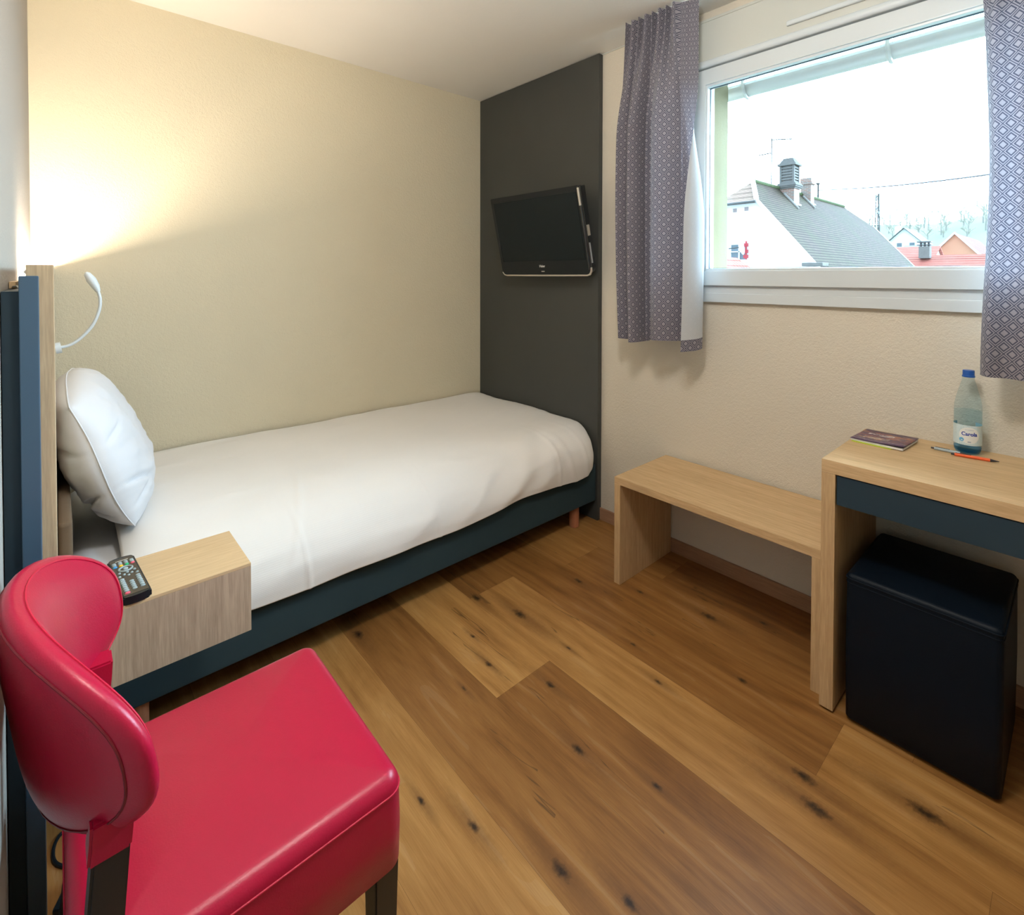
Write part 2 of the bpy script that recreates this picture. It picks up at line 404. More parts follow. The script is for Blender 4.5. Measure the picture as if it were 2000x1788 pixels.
# shutter box above, with its rounded lower edge and vent strip
bm = bmesh.new()
add_box(bm, 2.09, 2.20, WY0-.05, 1.30, 2.215, 2.392, .003)
add_box(bm, 2.087, 2.2, WY0-.05, 1.30, 2.386, 2.398, .002)
sb = obj('shutter_box', bm, CREAMPVC, win)
prof = [(2.2, 2.19), (2.2, 2.222)] + [(2.092 - .012*math.sin(a), 2.206 + .016*math.cos(a)) for a in [i*PI/10 for i in range(11)]]
obj('rounded_moulding', prism(prof, 1, WY0-.05, 1.30), WHITEPVC, win)
bm = bmesh.new()
pts = [(2.084, .30, 2.258), (2.084, .80, 2.258)]
add_box(bm, 2.079, 2.092, .02, .80, 2.249, 2.268, .005, 3)
obj('vent_strip', bm, WHITEPVC, sb)
# handle
hb_ = obj('handle', box(2.080, 2.093, 1.163, 1.187, 1.62, 1.69, .004), WHITEPVC, sash)
bm = bmesh.new(); add_box(bm, 2.045, 2.082, 1.170, 1.184, 1.655, 1.683, .005); add_box(bm, 2.040, 2.055, 1.168, 1.186, 1.545, 1.683, .005)
obj('lever', bm, WHITEPVC, hb_)
# outside reveal with cream render, sill, lintel
REVEAL = plain('cream_render', (0.21, 0.18, 0.11), .9, spec=.05, bump_scale=120, bump_dist=.003, noise_amt=.12)
bm = bmesh.new()
add_box(bm, 2.19, XO+.012, 1.172, 1.25, 1.19, 2.26); add_box(bm, 2.19, XO+.012, -.2, -.09, 1.19, 2.26)
struct('trim_2', bm, REVEAL, smooth=False)
bm = bmesh.new(); add_box(bm, 2.165, 2.20, 1.150, 1.172, 1.24, 2.18, .003); add_box(bm, 2.165, 2.20, -.09, -.068, 1.24, 2.18, .003)
struct('trim_3', bm, WHITEPVC)
sc_ = obj('shutter_stop', lathe([(0, .004), (.006, .004), (.007, 0), (0, 0)], n=12), plain('rusty_screw', (.12, .05, .035), .6), None)
bpy.data.objects.remove(sc_)
struct('trim_4', box(2.16, XO+.05, -.15, 1.22, 1.165, 1.2), plain('sill_metal', (.55, .58, .58), .4, .3))
# outer eaves above the window: fascia, gutter
struct('trim_5', box(XO, 2.42, -1.2, 2.2, 2.245, 2.30), plain('eaves_board', (0.7, 0.68, 0.64), .7))
gut = thing('rain_gutter', 'pale metal rain gutter under the eaves outside above the window', 'gutter', (2.462, .6, 2.15))
GX, GZC = 2.462, 2.198
GUTM = plain('zinc_gutter', (0.42, 0.41, 0.4), .45, .2)
prof = []
for i in range(13):
    a = PI + i*PI/12; prof.append((GX + .048*math.cos(a), GZC + .048*math.sin(a)))
for i in range(13):
    a = 2*PI - i*PI/12; prof.append((GX + .044*math.cos(a), GZC + .044*math.sin(a)))
bm = prism(prof, 1, -1.2, 2.2)
obj('channel', bm, GUTM, gut)
bm = bmesh.new(); add_tube(bm, [(GX-.047, -1.2, GZC), (GX-.047, 2.2, GZC)], .006, 8); obj('rim', bm, WHITEPVC, gut)
for yb in (1.12, .545, -.03, -.6):
    bm = bmesh.new()
    pts = [(GX-.05, yb, GZC+.05)] + [(GX + .053*math.cos(PI+i*PI/10), yb, GZC + .053*math.sin(PI+i*PI/10)) for i in range(11)]
    for a_, b_ in ((0, 0),):
        add_tube(bm, pts, .009, 8)
    obj('bracket', bm, GUTM, gut)

# ================================================================== WALL BOARD + TELEVISION
wp = obj('wall_board', box(2.094, XR, 1.731, YB-.001, .0, ZC-.004, .002), GREYPANEL, org=(2.11, 2.24, 0))
tag(wp, 'tall dark grey board covering the corner wall behind the television', 'wall panel')
tv = thing('television', 'black flat television tilted down on the dark grey wall board', 'television', (1.998, 2.04, 1.291), (0, 0, math.radians(0)), local=True)
tv.rotation_euler = Matrix(((1, 0, 0), (0, 1, 0), (0, 0, 1))).to_euler()
# local frame: screen normal -X, width along Y (left of picture = +Y), up Z; tilt about bottom edge
TILT, YAWT = math.radians(13), math.radians(1.2)
tv.rotation_mode = 'XYZ'; tv.rotation_euler = (0, -TILT, YAWT)
TW, TH = .338, .456
def tvshape(hw, z0, z1, x0, x1, r=.03, n=6):
    p = []
    for cy, cz, a0 in ((hw-r, z0+r, -PI/2), (hw-.008, z1-.008, 0), (-hw+.008, z1-.008, PI/2), (-hw+r, z0+r, PI)):
        rr = r if cz < (z0+z1)/2 else .008
        for i in range(n+1):
            a = a0 + i*PI/2/n; p.append((cy + rr*math.cos(a), cz + rr*math.sin(a)))
    return prism(p, 0, x0, x1)
obj('casing', tvshape(TW-.004, .006, TH-.002, .012, .052, .035), BLACKPL, tv, angle=30)
bez = obj('bezel', tvshape(TW, .004, TH, 0, .016, .03), BLACKPL, tv, angle=30)
obj('screen', box(-.0022, .004, -TW+.022, TW-.022, .082, TH-.030), SCREEN, tv, smooth=False)
obj('side_rail', tube([(.004, -TW+.006, TH-.006), (.004, -TW+.004, .25), (.006, -TW+.006, .03)], .009, 10), GLOSSBLACK, tv)
pts = [(.004, TW+.001, .02), (.004, TW-.012, .004), (.004, TW-.03, .0), (.002, 0, -.001), (.004, -TW+.03, .0), (.004, -TW+.010, .005), (.004, -TW-.001, .022), (.006, -TW-.001, .04)]
obj('side_highlight', tube([(-.001, -TW+.006, TH-.012), (-.001, -TW+.005, TH-.10)], .0075, 10), SILVER, tv, label='highlight on the upper right edge, put in as a silver strip')  # highlight on the glossy side rail, modelled as a silver tube
obj('chin_trim', tube(pts, .0055, 8), SILVER, tv, label='silver strip along the lower edge')
bm = text_bm('Haier', .019, .0004, .0004)
bmesh.ops.transform(bm, matrix=Matrix(((0, 0, -1, -.0008), (-1, 0, 0, 0.0), (0, 1, 0, .052), (0, 0, 0, 1))), verts=bm.verts)
obj('logo', bm, plain('logo_silver', (.75, .75, .75), .3, .3), tv, smooth=False)
obj('status_light', box(-.001, .002, -.012, .012, .020, .025, .001), SILVER, tv)
obj('port_cover', box(.016, .036, -TW-.003, -TW+.004, .20, .255, .002), SILVER, tv)
obj('button_strip', box(.018, .026, -TW-.003, -TW+.004, .06, .165, .002), plain('button_grey', (.35, .36, .38), .4), tv)
bm = bmesh.new(); add_box(bm, .05, .10, -.16, .16, .10, .36, .01)
obj('rear_housing', bm, BLACKPL, tv)
obj('wall_bracket', box(.08, .14, -.06, .06, .02, .22, .004), BLACKPL, tv)

# ================================================================== BED
bed = thing('bed', 'single bed with a dark slate fabric base along the back wall', 'bed', (1.04, 2.24, 0))
obj('base', box(.004, 2.088, 1.735, 2.738, .108, .30, .008), BASEFAB, bed)
obj('mattress', box(.006, 2.080, 1.765, 2.735, .302, .450, .074, 5), PILLOWM, bed)
for lx, ly in ((1.962, 1.775), (.16, 1.775), (1.962, 2.66), (.16, 2.66)):
    obj('leg', lathe([(0, 0), (.022, 0), (.025, .003), (.025, .110), (0, .110)], (lx, ly, 0), 24), LEGWOOD, bed)
# duvet
def duvet_profile(t):
    P = [(0, 2.742, .521), (.10, 2.66, .520), (.30, 2.33, .519), (.44, 2.11, .517), (.54, 1.98, .510), (.62, 1.89, .492), (.69, 1.82, .464), (.76, 1.764, .424), (.83, 1.724, .374), (.90, 1.704, .325), (1.0, 1.705, .264)]
    for a, b_ in zip(P, P[1:]):
        if t <= b_[0]:
            k = (t-a[0])/(b_[0]-a[0]); return a[1]+(b_[1]-a[1])*k, a[2]+(b_[2]-a[2])*k
    return P[-1][1:]
def dprof(t):
    acc = [0, 0]
    for d in (-.04, -.02, 0, .02, .04):
        q = duvet_profile(min(1, max(0, t+d))); acc[0] += q[0]/5; acc[1] += q[1]/5
    return acc
DX0, DX1 = .135, 2.086
def duvet_pt(u, v):
    x = DX0 + (DX1-DX0)*u
    y, z = dprof(v)
    side = sm(.50, .88, v)
    # foot end: rounded corner in plan and slight droop of the top
    e = max(0, (x-1.93)/(DX1-1.93))
    y += side*.085*(1-math.sqrt(max(0, 1-e**2.2))) * (1 if e > 0 else 0)
    z += (1-side)*-.012*e**3
    if e > 0: z += side*sm(.8, 1, v)*.05*e**2
    # the mattress corner squares the duvet off toward the foot
    e2 = sm(1.40, 1.95, x)
    z += .034*e2*math.exp(-((v-.70)/.12)**2); y -= .030*e2*math.exp(-((v-.76)/.12)**2)
    # head end: slopes down on to the mattress
    h = max(0, 1-(x-DX0)/.10)
    z -= (1-side)*.030*h**2
    # hem line
    z += sm(.9, 1, v)*(.008*math.sin(x*4.2+1)+.006*math.sin(x*9))
    # puff + wrinkles
    n1 = noise.noise(Vector((x*1.6, y*3.0+z*3, 3)));  n2 = noise.noise(Vector((x*3.2+y*4.5, (y-x*.35)*13+z*6, 7))); n3 = noise.noise(Vector((x*6, y*22+z*14, 11)))
    d = .008*n1 + .0065*n2*(.6+side*.5) + .0018*n3
    for cx_, wd, am in ((.60, .006, .0035), (1.10, .005, .0035), (1.78, .01, .004)):
        d += am*math.exp(-((x-cx_-.04*(v-.8))/wd)**2)*sm(.5, .75, v)
    d += .006*math.exp(-((x-1.86-.25*(v-.85))/.02)**2)*side + .005*math.exp(-((x-1.97-.12*(v-.85))/.015)**2)*side
    # long soft folds running from the top edge down toward the hem near the foot
    for fx, fa, fs in ((1.00, .007, .9), (1.25, .009, .9), (1.48, .010, .8), (1.68, .008, .55)):
        q = (x - fx) - (.93-v)*fs
        d += fa*math.exp(-(q/.055)**2)*sm(.50, .82, v)*(1-.7*sm(.88, 1, v))
    # diagonal pull from the middle of the top
    d += .004*math.exp(-(((x-.52)-(.95-v)*.35)/.012)**2)*sm(.35, .6, v)*(1-sm(.75, .9, v))
    ny, nz = -side, 1-side
    return Vector((x, y+d*ny*1.0, z+d*nz))
bm = bmesh.new(); add_grid(bm, duvet_pt, 260, 120, lambda a, b_: (a*(DX1-DX0), b_*1.35))
# thickness at the hems
dv = obj('duvet', bm, SHEET, org=(1.1, 2.2, .3), angle=180)
mod = dv.modifiers.new('thickness', 'SOLIDIFY'); mod.thickness = .006; mod.offset = -1
tag(dv, 'white striped duvet spread over the single bed', 'duvet')
# pillow
def pillow_pt(p, q, s, W, H, T):
    K = .34
    ex = max(0, (1-abs(p)**2.8)*(1-abs(q)**2.8))
    t = T*ex**.52
    y = W*p*math.sqrt(1-K*q*q); z = H*q*math.sqrt(1-K*p*p)
    # little ears where the case is sewn at the corners
    ear = max(0, abs(p)+abs(q)-1.55)/.45; y *= 1+.05*ear; z *= 1+.05*ear
    w_ = .010*noise.noise(Vector((p*2.6, q*3.0, 2+s))) + .005*noise.noise(Vector((p*7+q*3, q*8, 5+s)))
    w_ -= .022*math.exp(-((q+.30+.55*(p+.95))/.045)**2)*sm(.30, .75, -p)
    w_ -= .016*math.exp(-((q+.70-.5*(p+.9))/.04)**2)*sm(.45, .8, -p)
    w_ -= .012*math.exp(-((q-.35-.25*(p+1))/.04)**2)*sm(.55, .9, -p)
    return Vector((s*(t + w_*min(1, ex*2.5)) + .012*math.sin(q*2.2)*(1-ex), y, z))
def pillow_bm(W, H, T):
    bm = bmesh.new(); n = 64
    for s in (1, -1): add_grid(bm, lambda a, b_, s=s: pillow_pt(2*a-1, 2*b_-1, s, W, H, T), n, n)
    bmesh.ops.remove_doubles(bm, verts=bm.verts, dist=.0004)
    return bm
PWD = (.320, .245, .105)
pw = obj('pillow', pillow_bm(*PWD), PILLOWM, None, angle=180)
rim = [(-1+2*i/30, -1) for i in range(30)] + [(1, -1+2*i/24) for i in range(24)] + [(1-2*i/30, 1) for i in range(30)] + [(-1, 1-2*i/24) for i in range(24)]
obj('seam', tube([pillow_pt(p, q, 1, *PWD) for p, q in rim], .0018, 8, closed=True), PILLOWM, pw)
pw.location = (.112, 2.225, .735); pw.rotation_euler = (math.radians(4), math.radians(-23), math.radians(-4))
tag(pw, 'plump white pillow leaning upright against the headboard', 'pillow')

# ================================================================== HEADBOARD
HB0 = 1.205
hb = thing('headboard', 'oak headboard with dark blue back panel between bed and left wall', 'headboard', (-.03, 1.95, 0))
obj('oak_board', box(-.0365, -.001, HB0+.012, YB-.002, .34, 1.307, .0015), OAKHB, hb, label='oak front board')
obj('end_post', box(-.0445, -.020, HB0-.012, HB0+.011, .0, 1.288, .002), BLUEPOST, hb, label='slate blue end post')
obj('back_panel', box(XL+.001, -.0375, HB0, YB-.002, .0, 1.262, .001), NAVYPANEL, hb, label='dark navy back panel')
obj('upholstered_pad', box(-.0005, .028, 1.74, 2.735, .40, .66, .01, 3), BROWNFAB, hb, label='brown woven pad above the mattress')
# strip lamp lying behind the oak board
sl = thing('strip_lamp', 'glowing warm strip lamp lying in the top of the headboard', 'lamp', (-.054, 2.05, 1.262))
obj('batten', box(-.066, -.056, 1.42, 2.70, 1.2625, 1.276, .001), OAKX, sl)
obj('tube', tube([(-.052, 1.80, 1.2965), (-.052, 2.72, 1.2965)], .005, 10), BULB, sl, label='warm glowing tube')
for yy in (1.795, 2.727): obj('end_cap', tube([(-.052, yy-.012, 1.2965), (-.052, yy+.012, 1.2965)], .0055, 10), WHITEPVC, sl)
obj('wire', tube([(-.045, 1.26, 1.265), (-.052, 1.36, 1.268), (-.060, 1.42, 1.266), (-.058, 1.54, 1.270)], .0018, 6), CREAMPVC, sl)
# bedside shelf block
ns = thing('bedside_shelf', 'boxy pale oak bedside shelf fixed to the headboard beside the bed', 'bedside shelf', (.17, 1.48, .42))
obj('top', box(0, .3485, 1.378, 1.592, .577, .5845, .0008), OAKX, ns)
obj('front_panel', box(0, .3485, 1.378, 1.396, .418, .577, .0008), OAKPALEZ, ns)
obj('side_panel', box(.331, .3485, 1.3965, 1.592, .418, .577, .0008), OAKPALEZ, ns)
obj('bottom', box(0, .331, 1.3965, 1.592, .418, .436), OAKX, ns)
obj('back_panel', box(0, .331, 1.576, 1.592, .436, .577), OAKX, ns)
# remote control
rc = thing('remote_control', 'black remote control with coloured buttons on the bedside shelf', 'remote control', (.118, 1.478, .5848), (0, 0, math.radians(4)), local=True)
RW, RL = .026, .098
prof = []
for i in range(9):
    a = -PI/2 + (i-4)*.12; prof.append((math.sin((i-4)/4*.5)/math.sin(.5)*RW, -RL - .006*math.cos((i-4)/4*1.5)))
for i in range(9):
    prof.append((math.sin((4-i)/4*.5)/math.sin(.5)*RW, RL + .008*math.cos((i-4)/4*1.5)))
bm = prism(prof, 2, 0, .017)
bmesh.ops.bevel(bm, geom=[e for e in bm.edges if abs(e.verts[0].co.z-e.verts[1].co.z) < 1e-6], offset=.003, segments=2, affect='EDGES')
body = obj('body', bm, BLACKPL, rc, angle=30)
obj('faceplate', box(-RW+.004, RW-.004, -RL+.004, RL-.002, .0168, .0178, .0005), plain('bronze_face', (.065, .05, .034), .45, .2), rc, label='bronze tinted face')
GREYB = plain('grey_rubber', (.33, .40, .42), .5)
def btn(x, y, rx, ry, mt, lab=None):
    o = obj('button', lathe([(0, .0035), (.7, .0033), (.95, .0022), (1, 0), (0, 0)], n=12), mt, rc, label=lab)
    o.data.transform(Matrix.Translation((x, y, .0175)) @ Matrix.Diagonal((rx, ry, 1, 1)))
PINK, GRN, YEL, BLU = plain('pink_rubber', (.75, .12, .18), .4), plain('green_rubber', (.02, .45, .16), .4), plain('yellow_rubber', (.85, .50, .02), .4), plain('blue_rubber', (.06, .30, .62), .4)
for i in range(4):
    x = .0165 - .011*i
    btn(x, .072, .004, .0025, GREYB); btn(x, .064, .004, .0025, GREYB)
    btn(x, .054, .0042, .0028, (PINK, GRN, YEL, BLU)[i], ('pink', 'green', 'yellow', 'blue')[i] + ' button')
bm = bmesh.new(); add_tube(bm, [(.0125*math.cos(a), .033+.0125*math.sin(a), .0185) for a in [i*PI/10 for i in range(20)]], .0022, 6, closed=True)
obj('control_ring', bm, GREYB, rc)
btn(0, .033, .005, .005, GREYB)
for x, y in ((-.014, .016), (.014, .016), (0, .012), (-.007, .004), (.007, .004), (0, -.004), (-.016, -.002), (.016, -.002)): btn(x, y, .003, .002, GREYB)
for j in range(7):
    for i in range(3):
        if j < 2 and i == 1: continue
        btn(-.0145+.0145*i, -.018-.0095*j, .0048, .0026, GREYB)
btn(-.0145, -.086, .005, .003, PINK, 'pink power button')
obj('ir_window', box(-.014, .014, RL-.001, RL+.0075, .004, .013, .001), GLOSSBLACK, rc)
obj('lettering', box(-.012, .012, .083, .085, .0175, .0181), plain('pale_print', (.7, .68, .6), .5), rc)
# gooseneck reading lamp
gl_ = thing('reading_lamp', 'slim white gooseneck reading lamp on the headboard above the pillow', 'lamp', (0, 2.0, 1.08))
obj('mount', tube([(-.0005, 2.0, 1.078), (.012, 2.0, 1.080)], .016, 20), WHITEPVC, gl_)
ctrl = [(.008, 2.0, 1.080), (.03, 2.0, 1.085), (.055, 2.0, 1.104), (.082, 2.0, 1.14), (.097, 2.0, 1.182), (.100, 2.0, 1.215), (.095, 2.0, 1.243)]
def spline(c, n):
    out = []; c = [Vector(p) for p in c]
    for i in range(len(c)-1):
        p0, p1, p2, p3 = c[max(i-1, 0)], c[i], c[i+1], c[min(i+2, len(c)-1)]
        for k in range(n):
            t = k/n
            out.append(.5*((2*p1)+(p2-p0)*t+(2*p0-5*p1+4*p2-p3)*t*t+(3*p1-p0-3*p2+p3)*t**3))
    out.append(c[-1]); return out
obj('gooseneck', tube(spline(ctrl, 6), .0042, 10), WHITEPVC, gl_)
obj('lamp_head', tube([(.0955, 2.0, 1.240), (.090, 2.0, 1.255), (.080, 2.0, 1.275), (.071, 2.0, 1.292), (.068, 2.0, 1.297)], [.006, .010, .012, .008, .003], 14), WHITEPVC, gl_)

# ================================================================== CHAIR
ch = thing('chair', 'red leatherette chair with curved back and dark legs', 'chair', (.2, .95, 0))
def seat_fn(bm, x0, x1, y0, y1, z0, z1, bev, crown):
    add_box(bm, x0, x1, y0, y1, z0, z1)
    bmesh.ops.subdivide_edges(bm, edges=bm.edges, cuts=1, use_grid_fill=True)
    return bm
def cushion(x0, x1, y0, y1, z0, z1, rtop, rvert, crown, n=40):
    """rounded block: superellipse plan, domed top, straight sides"""
    bm = bmesh.new(); cx, cy = (x0+x1)/2, (y0+y1)/2; hx, hy = (x1-x0)/2, (y1-y0)/2
    def rr(a, inset):
        ax, ay = hx-inset, hy-inset; r = max(.002, rvert-inset*.6)
        # rounded rectangle point by angle
        pts = []
        return ax, ay, r
    def ring(inset, z):
        ax, ay = hx-inset, hy-inset; r = max(.004, rvert-inset)
        out = []
        for qx, qy, a0 in ((1, 1, 0), (-1, 1, PI/2), (-1, -1, PI), (1, -1, 3*PI/2)):
            for i in range(9):
                a = a0 + i*PI/2/8; out.append((cx+qx*(ax-r)+r*math.cos(a), cy+qy*(ay-r)+r*math.sin(a)))
        # add points along edges
        res = []
        for k in range(len(out)):
            p, q = out[k], out[(k+1) % len(out)]
            res.append(p)
            if k % 9 == 8:
                for t in range(1, 10): res.append((p[0]+(q[0]-p[0])*t/10, p[1]+(q[1]-p[1])*t/10))
        return [bm.verts.new((p[0], p[1], z(p) if callable(z) else z)) for p in res]
    rings = [ring(.006, z0), ring(0, z0+.006), ring(-.002, (z0+z1-rtop)/2), ring(0, z1-rtop)]
    for i in range(1, 7):
        a = i*PI/2/6; rings.append(ring(rtop*(1-math.cos(a)), z1-rtop+rtop*math.sin(a)))
    hm = min(hx, hy)
    for i in range(1, 14):
        t = i/14; ins = rtop+(hm-rtop-.004)*t
        rings.append(ring(ins, z1+crown*(1-(1-t)**2)))
    for A, B in zip(rings, rings[1:]):
        for k in range(len(A)):
            k2 = (k+1) % len(A); bm.faces.new((A[k], A[k2], B[k2], B[k]))
    bm.faces.new(rings[-1]); bm.faces.new(rings[0][::-1])
    return bm
SX0, SX1, SYa, SYb, SZ = .002, .416, .747, 1.160, .478
obj('seat', cushion(SX0, SX1, SYa, SYb, .325, SZ, .024, .028, .012), RED, ch, angle=60)
def rrect(x0, x1, y0, y1, r, z, n=6):
    out = []
    for qx, qy, a0 in ((x1-r, y1-r, 0), (x0+r, y1-r, PI/2), (x0+r, y0+r, PI), (x1-r, y0+r, 3*PI/2)):
        for i in range(n+1):
            a = a0+i*PI/2/n; out.append((qx+r*math.cos(a), qy+r*math.sin(a), z))
    return out
obj('seat_piping', tube(rrect(SX0-.0005, SX1+.0005, SYa-.0005, SYb+.0005, .028, SZ-.026), .0015, 8, closed=True), REDSEAM, ch)
# backrest: rounded shell wrapped round the sitter
def backrest():
    bm = bmesh.new(); NR, NT = 22, 72
    Wd, Hh, T, R = .262, .135, .030, .285
    xc, yc, zc = -.030, .955, .735
    def pos(s, h, d):
        a = s/R
        drop = -.020*(abs(s)/Wd)**2.5
        tilt = -.13*h
        rad = R-d
        return Vector((xc + R - rad*math.cos(a) + tilt + .9*h*h*0, yc + rad*math.sin(a), zc+h+drop))
    n_ = 2.7
    rsm = []
    for sgn in (1, -1):
        prev = None
        for i in range(NR+1):
            r = i/NR; r = 1-(1-r)**1.6
            t = T*math.sqrt(max(0, 1-r**4.5)) * (1.0 if sgn > 0 else .75)
            ringv = []
            for k in range(NT):
                th = 2*PI*k/NT; c, s_ = math.cos(th), math.sin(th)
                rho = 1/((abs(c)**n_+abs(s_)**n_)**(1/n_))
                hh = Hh*(1 - .20*(rho*abs(c)*r)**2)
                ringv.append(bm.verts.new(pos(r*rho*c*Wd, r*rho*s_*hh, sgn*t)))
            if prev is not None:
                for k in range(NT):
                    k2 = (k+1) % NT; bm.faces.new((prev[k], prev[k2], ringv[k2], ringv[k]))
            prev = ringv
    bmesh.ops.remove_doubles(bm, verts=bm.verts, dist=.0006)
    pip = []
    for k in range(NT):
        th = 2*PI*k/NT; c, s_ = math.cos(th), math.sin(th); r = .955
        rho = 1/((abs(c)**n_+abs(s_)**n_)**(1/n_)); hh = Hh*(1-.20*(rho*abs(c)*r)**2)
        pip.append(pos(r*rho*c*Wd, r*rho*s_*hh, T*math.sqrt(max(0, 1-r**4.5))+.0005))
    for k in range(NT):
        th = 2*PI*k/NT; c, s_ = math.cos(th), math.sin(th); r = .90
        rho = 1/((abs(c)**n_+abs(s_)**n_)**(1/n_)); hh = Hh*(1-.20*(rho*abs(c)*r)**2)
        rsm.append(pos(r*rho*c*Wd, r*rho*s_*hh, -T*.75*math.sqrt(max(0, 1-r**4.5))-.0002))
    return bm, pip, rsm
bm, pip, rsm = backrest()
br = obj('backrest', bm, RED, ch, angle=180)
obj('backrest_piping', tube(pip, .0016, 6, closed=True), REDSEAM, br)
obj('rear_seam', tube(rsm, .0016, 6, closed=True), plain('dark_red_seam', (.16, .004, .012), .5), br)
def leg(pts, w0, w1, mt=DARKWOOD):
    bm = bmesh.new(); rings = []
    for (p, t) in pts:
        w_ = w0+(w1-w0)*t; h_ = w_/2
        rings.append([bm.verts.new((p[0]+a*h_, p[1]+b_*h_, p[2])) for a, b_ in ((-1, -1), (1, -1), (1, 1), (-1, 1))])
    for A, B in zip(rings, rings[1:]):
        for k in range(4): bm.faces.new((A[k], A[(k+1) % 4], B[(k+1) % 4], B[k]))
    bm.faces.new(rings[0][::-1]); bm.faces.new(rings[-1])
    bmesh.ops.bevel(bm, geom=list(bm.edges), offset=.003, segments=2, affect='EDGES')
    return bm
for yy in (SYa+.028, SYb-.028): obj('leg', leg([((SX1-.030, yy, 0), 1), ((SX1-.028, yy, .33), 0)], .042, .030), DARKWOOD, ch)
for yy, dy in ((SYa+.030, 0), (SYb-.072, 0)):
    obj('leg', leg([((-.020, yy, 0), 1), ((.016, yy, .30), .2), ((.034, yy, .50), 0), ((.044, yy, .64), 0)], .036, .030), DARKWOOD, ch)
    bm = leg([((.0405, yy, .612), 1), ((.0425, yy, .635), .5), ((.044, yy, .660), 0)], .041, .041)
    obj('post_sleeve', bm, RED, br)

# ================================================================== BENCH
bn = thing('bench', 'low oak bench under the window with an open front', 'bench', (1.92, .94, 0))
BX = 1.725; bz = .448
obj('top', box(BX, XR-.012, .541, 1.3345, bz-.029, bz, .0012), OAKY, bn)
for y0, y1 in ((1.3045, 1.3345), (.541, .571)): obj('side_panel', box(BX, XR-.012, y0, y1, 0, bz-.0292, .0012), OAKZ, bn)
# ================================================================== DESK
dk = thing('desk', 'oak desk with a navy drawer against the window wall', 'desk', (1.9, .1, 0))
DXF = 1.676; dz = .7485; DY1 = .5305; DY0 = -.36
obj('top', box(DXF, XR-.002, DY0, DY1, dz-.0385, dz, .0012), OAKY, dk)
for y0, y1 in ((DY1-.037, DY1), (DY0, DY0+.037)): obj('side_panel', box(DXF, XR-.012, y0, y1, .008, dz-.0388, .0012), OAKZ, dk)
obj('drawer', box(DXF+.004, DXF+.40, DY0+.0385, DY1-.0395, .621, dz-.0415, .0015), NAVYPANEL, dk, label='navy drawer front')
for xx in (DXF+.05, XR-.06):
    for yy in (DY1-.018, DY0+.018): obj('glide', lathe([(0, 0), (.012, 0), (.014, .004), (.012, .009), (0, .009)], (xx-.02, yy, 0), 16), LEGWOOD, dk)
# ================================================================== OTTOMAN
ot = thing('ottoman', 'navy leatherette cube stool tucked under the desk', 'ottoman', (1.87, .295, 0))
OX0, OX1, OY0, OY1, OZ = 1.682, 2.045, .128, .465, .432
obj('body', cushion(OX0, OX1, OY0, OY1, .008, OZ, .014, .016, .006), NAVY, ot, angle=60)
for dzv, rr_ in ((-.014, .0022), (-.026, .0012)):
    obj('seam', tube(rrect(OX0-.0008, OX1+.0008, OY0-.0008, OY1+.0008, .016, OZ+dzv), rr_, 6, closed=True), NAVY, ot)
for xx in (OX0+.04, OX1-.04):
    for yy in (OY0+.04, OY1-.04): obj('foot', lathe([(0, 0), (.015, 0), (.015, .012), (0, .012)], (xx, yy, 0), 16), BLACKPL, ot)

# ================================================================== DESK THINGS
PZ = dz
PETM, WATERM = clear('clear_blue_plastic', (.86, .93, .96), .9), clear('water', (.90, .95, .97), .5)
BLUEPL = plain('blue_cap_plastic', (.01, .085, .35), .35)
BCX, BCY = 2.066, .247
bt = thing('water_bottle', 'clear blue plastic water bottle with blue cap on the desk', 'bottle', (BCX, BCY, PZ))
bprof = [(0, .004), (.028, .001), (.036, .003), (.0405, .010), (.0425, .022), (.0415, .026), (.0425, .030), (.0428, .10), (.0428, .135), (.0415, .150), (.037, .170), (.026, .205), (.0195, .224), (.0165, .230), (.0165, .232), (.0185, .233), (.0185, .235), (.0150, .236), (.0142, .243), (0, .243)]
obj('shell', lathe([(r_*.785 if z_ < .23 else r_*.9, z_) for r_, z_ in bprof], (BCX, BCY, PZ), 48), PETM, bt)
obj('water', lathe([(0, .007), (.028, .007), (.031, .014), (.0322, .03), (.0326, .10), (.0326, .130), (0, .130)], (BCX, BCY, PZ), 40), WATERM, bt, label='water filling the lower half')
obj('base_tint', lathe([(0, .0045), (.0235, .0025), (.029, .005), (.0322, .012), (.0328, .020), (.0312, .012), (.0235, .006), (0, .006)], (BCX, BCY, PZ), 40), clear('blue_base', (.60, .80, .96), .5), bt)
obj('cap', lathe([(.0150, .233), (.0158, .2335), (.0158, .238), (.0145, .239), (.0145, .252), (.0136, .254), (0, .254)], (BCX, BCY, PZ), 36), BLUEPL, bt, label='blue screw cap')
LZ0, LZ1, LR = .030, .090, .0342
m, nt, b = new_mat('bottle_label_print')
uvn = nd(nt, 'ShaderNodeUVMap'); sp = nd(nt, 'ShaderNodeSeparateXYZ', {0: uvn.outputs[0]})
U, V_ = sp.outputs[0], sp.outputs[1]           # metres, centred on the oval
du = ma(nt, 'DIVIDE', U, .0255); dvv = ma(nt, 'DIVIDE', V_, .0245)
el = ma(nt, 'ADD', ma(nt, 'MULTIPLY', du, du), ma(nt, 'MULTIPLY', dvv, dvv))
oval = ma(nt, 'LESS_THAN', el, 1)
dots = nd(nt, 'ShaderNodeTexVoronoi', {'Vector': uvn.outputs[0], 'Scale': 520, 'Randomness': .3}).outputs[0]
dm = ma(nt, 'MULTIPLY', ma(nt, 'LESS_THAN', dots, .35), ma(nt, 'SUBTRACT', 1, oval))
col = mixc(nt, dm, (.74, .82, .82), (.22, .45, .55))
col = mixc(nt, oval, col, (.80, .82, .80))
nt.links.new(col, b.inputs['Base Color']); b.inputs['Roughness'].default_value = .45
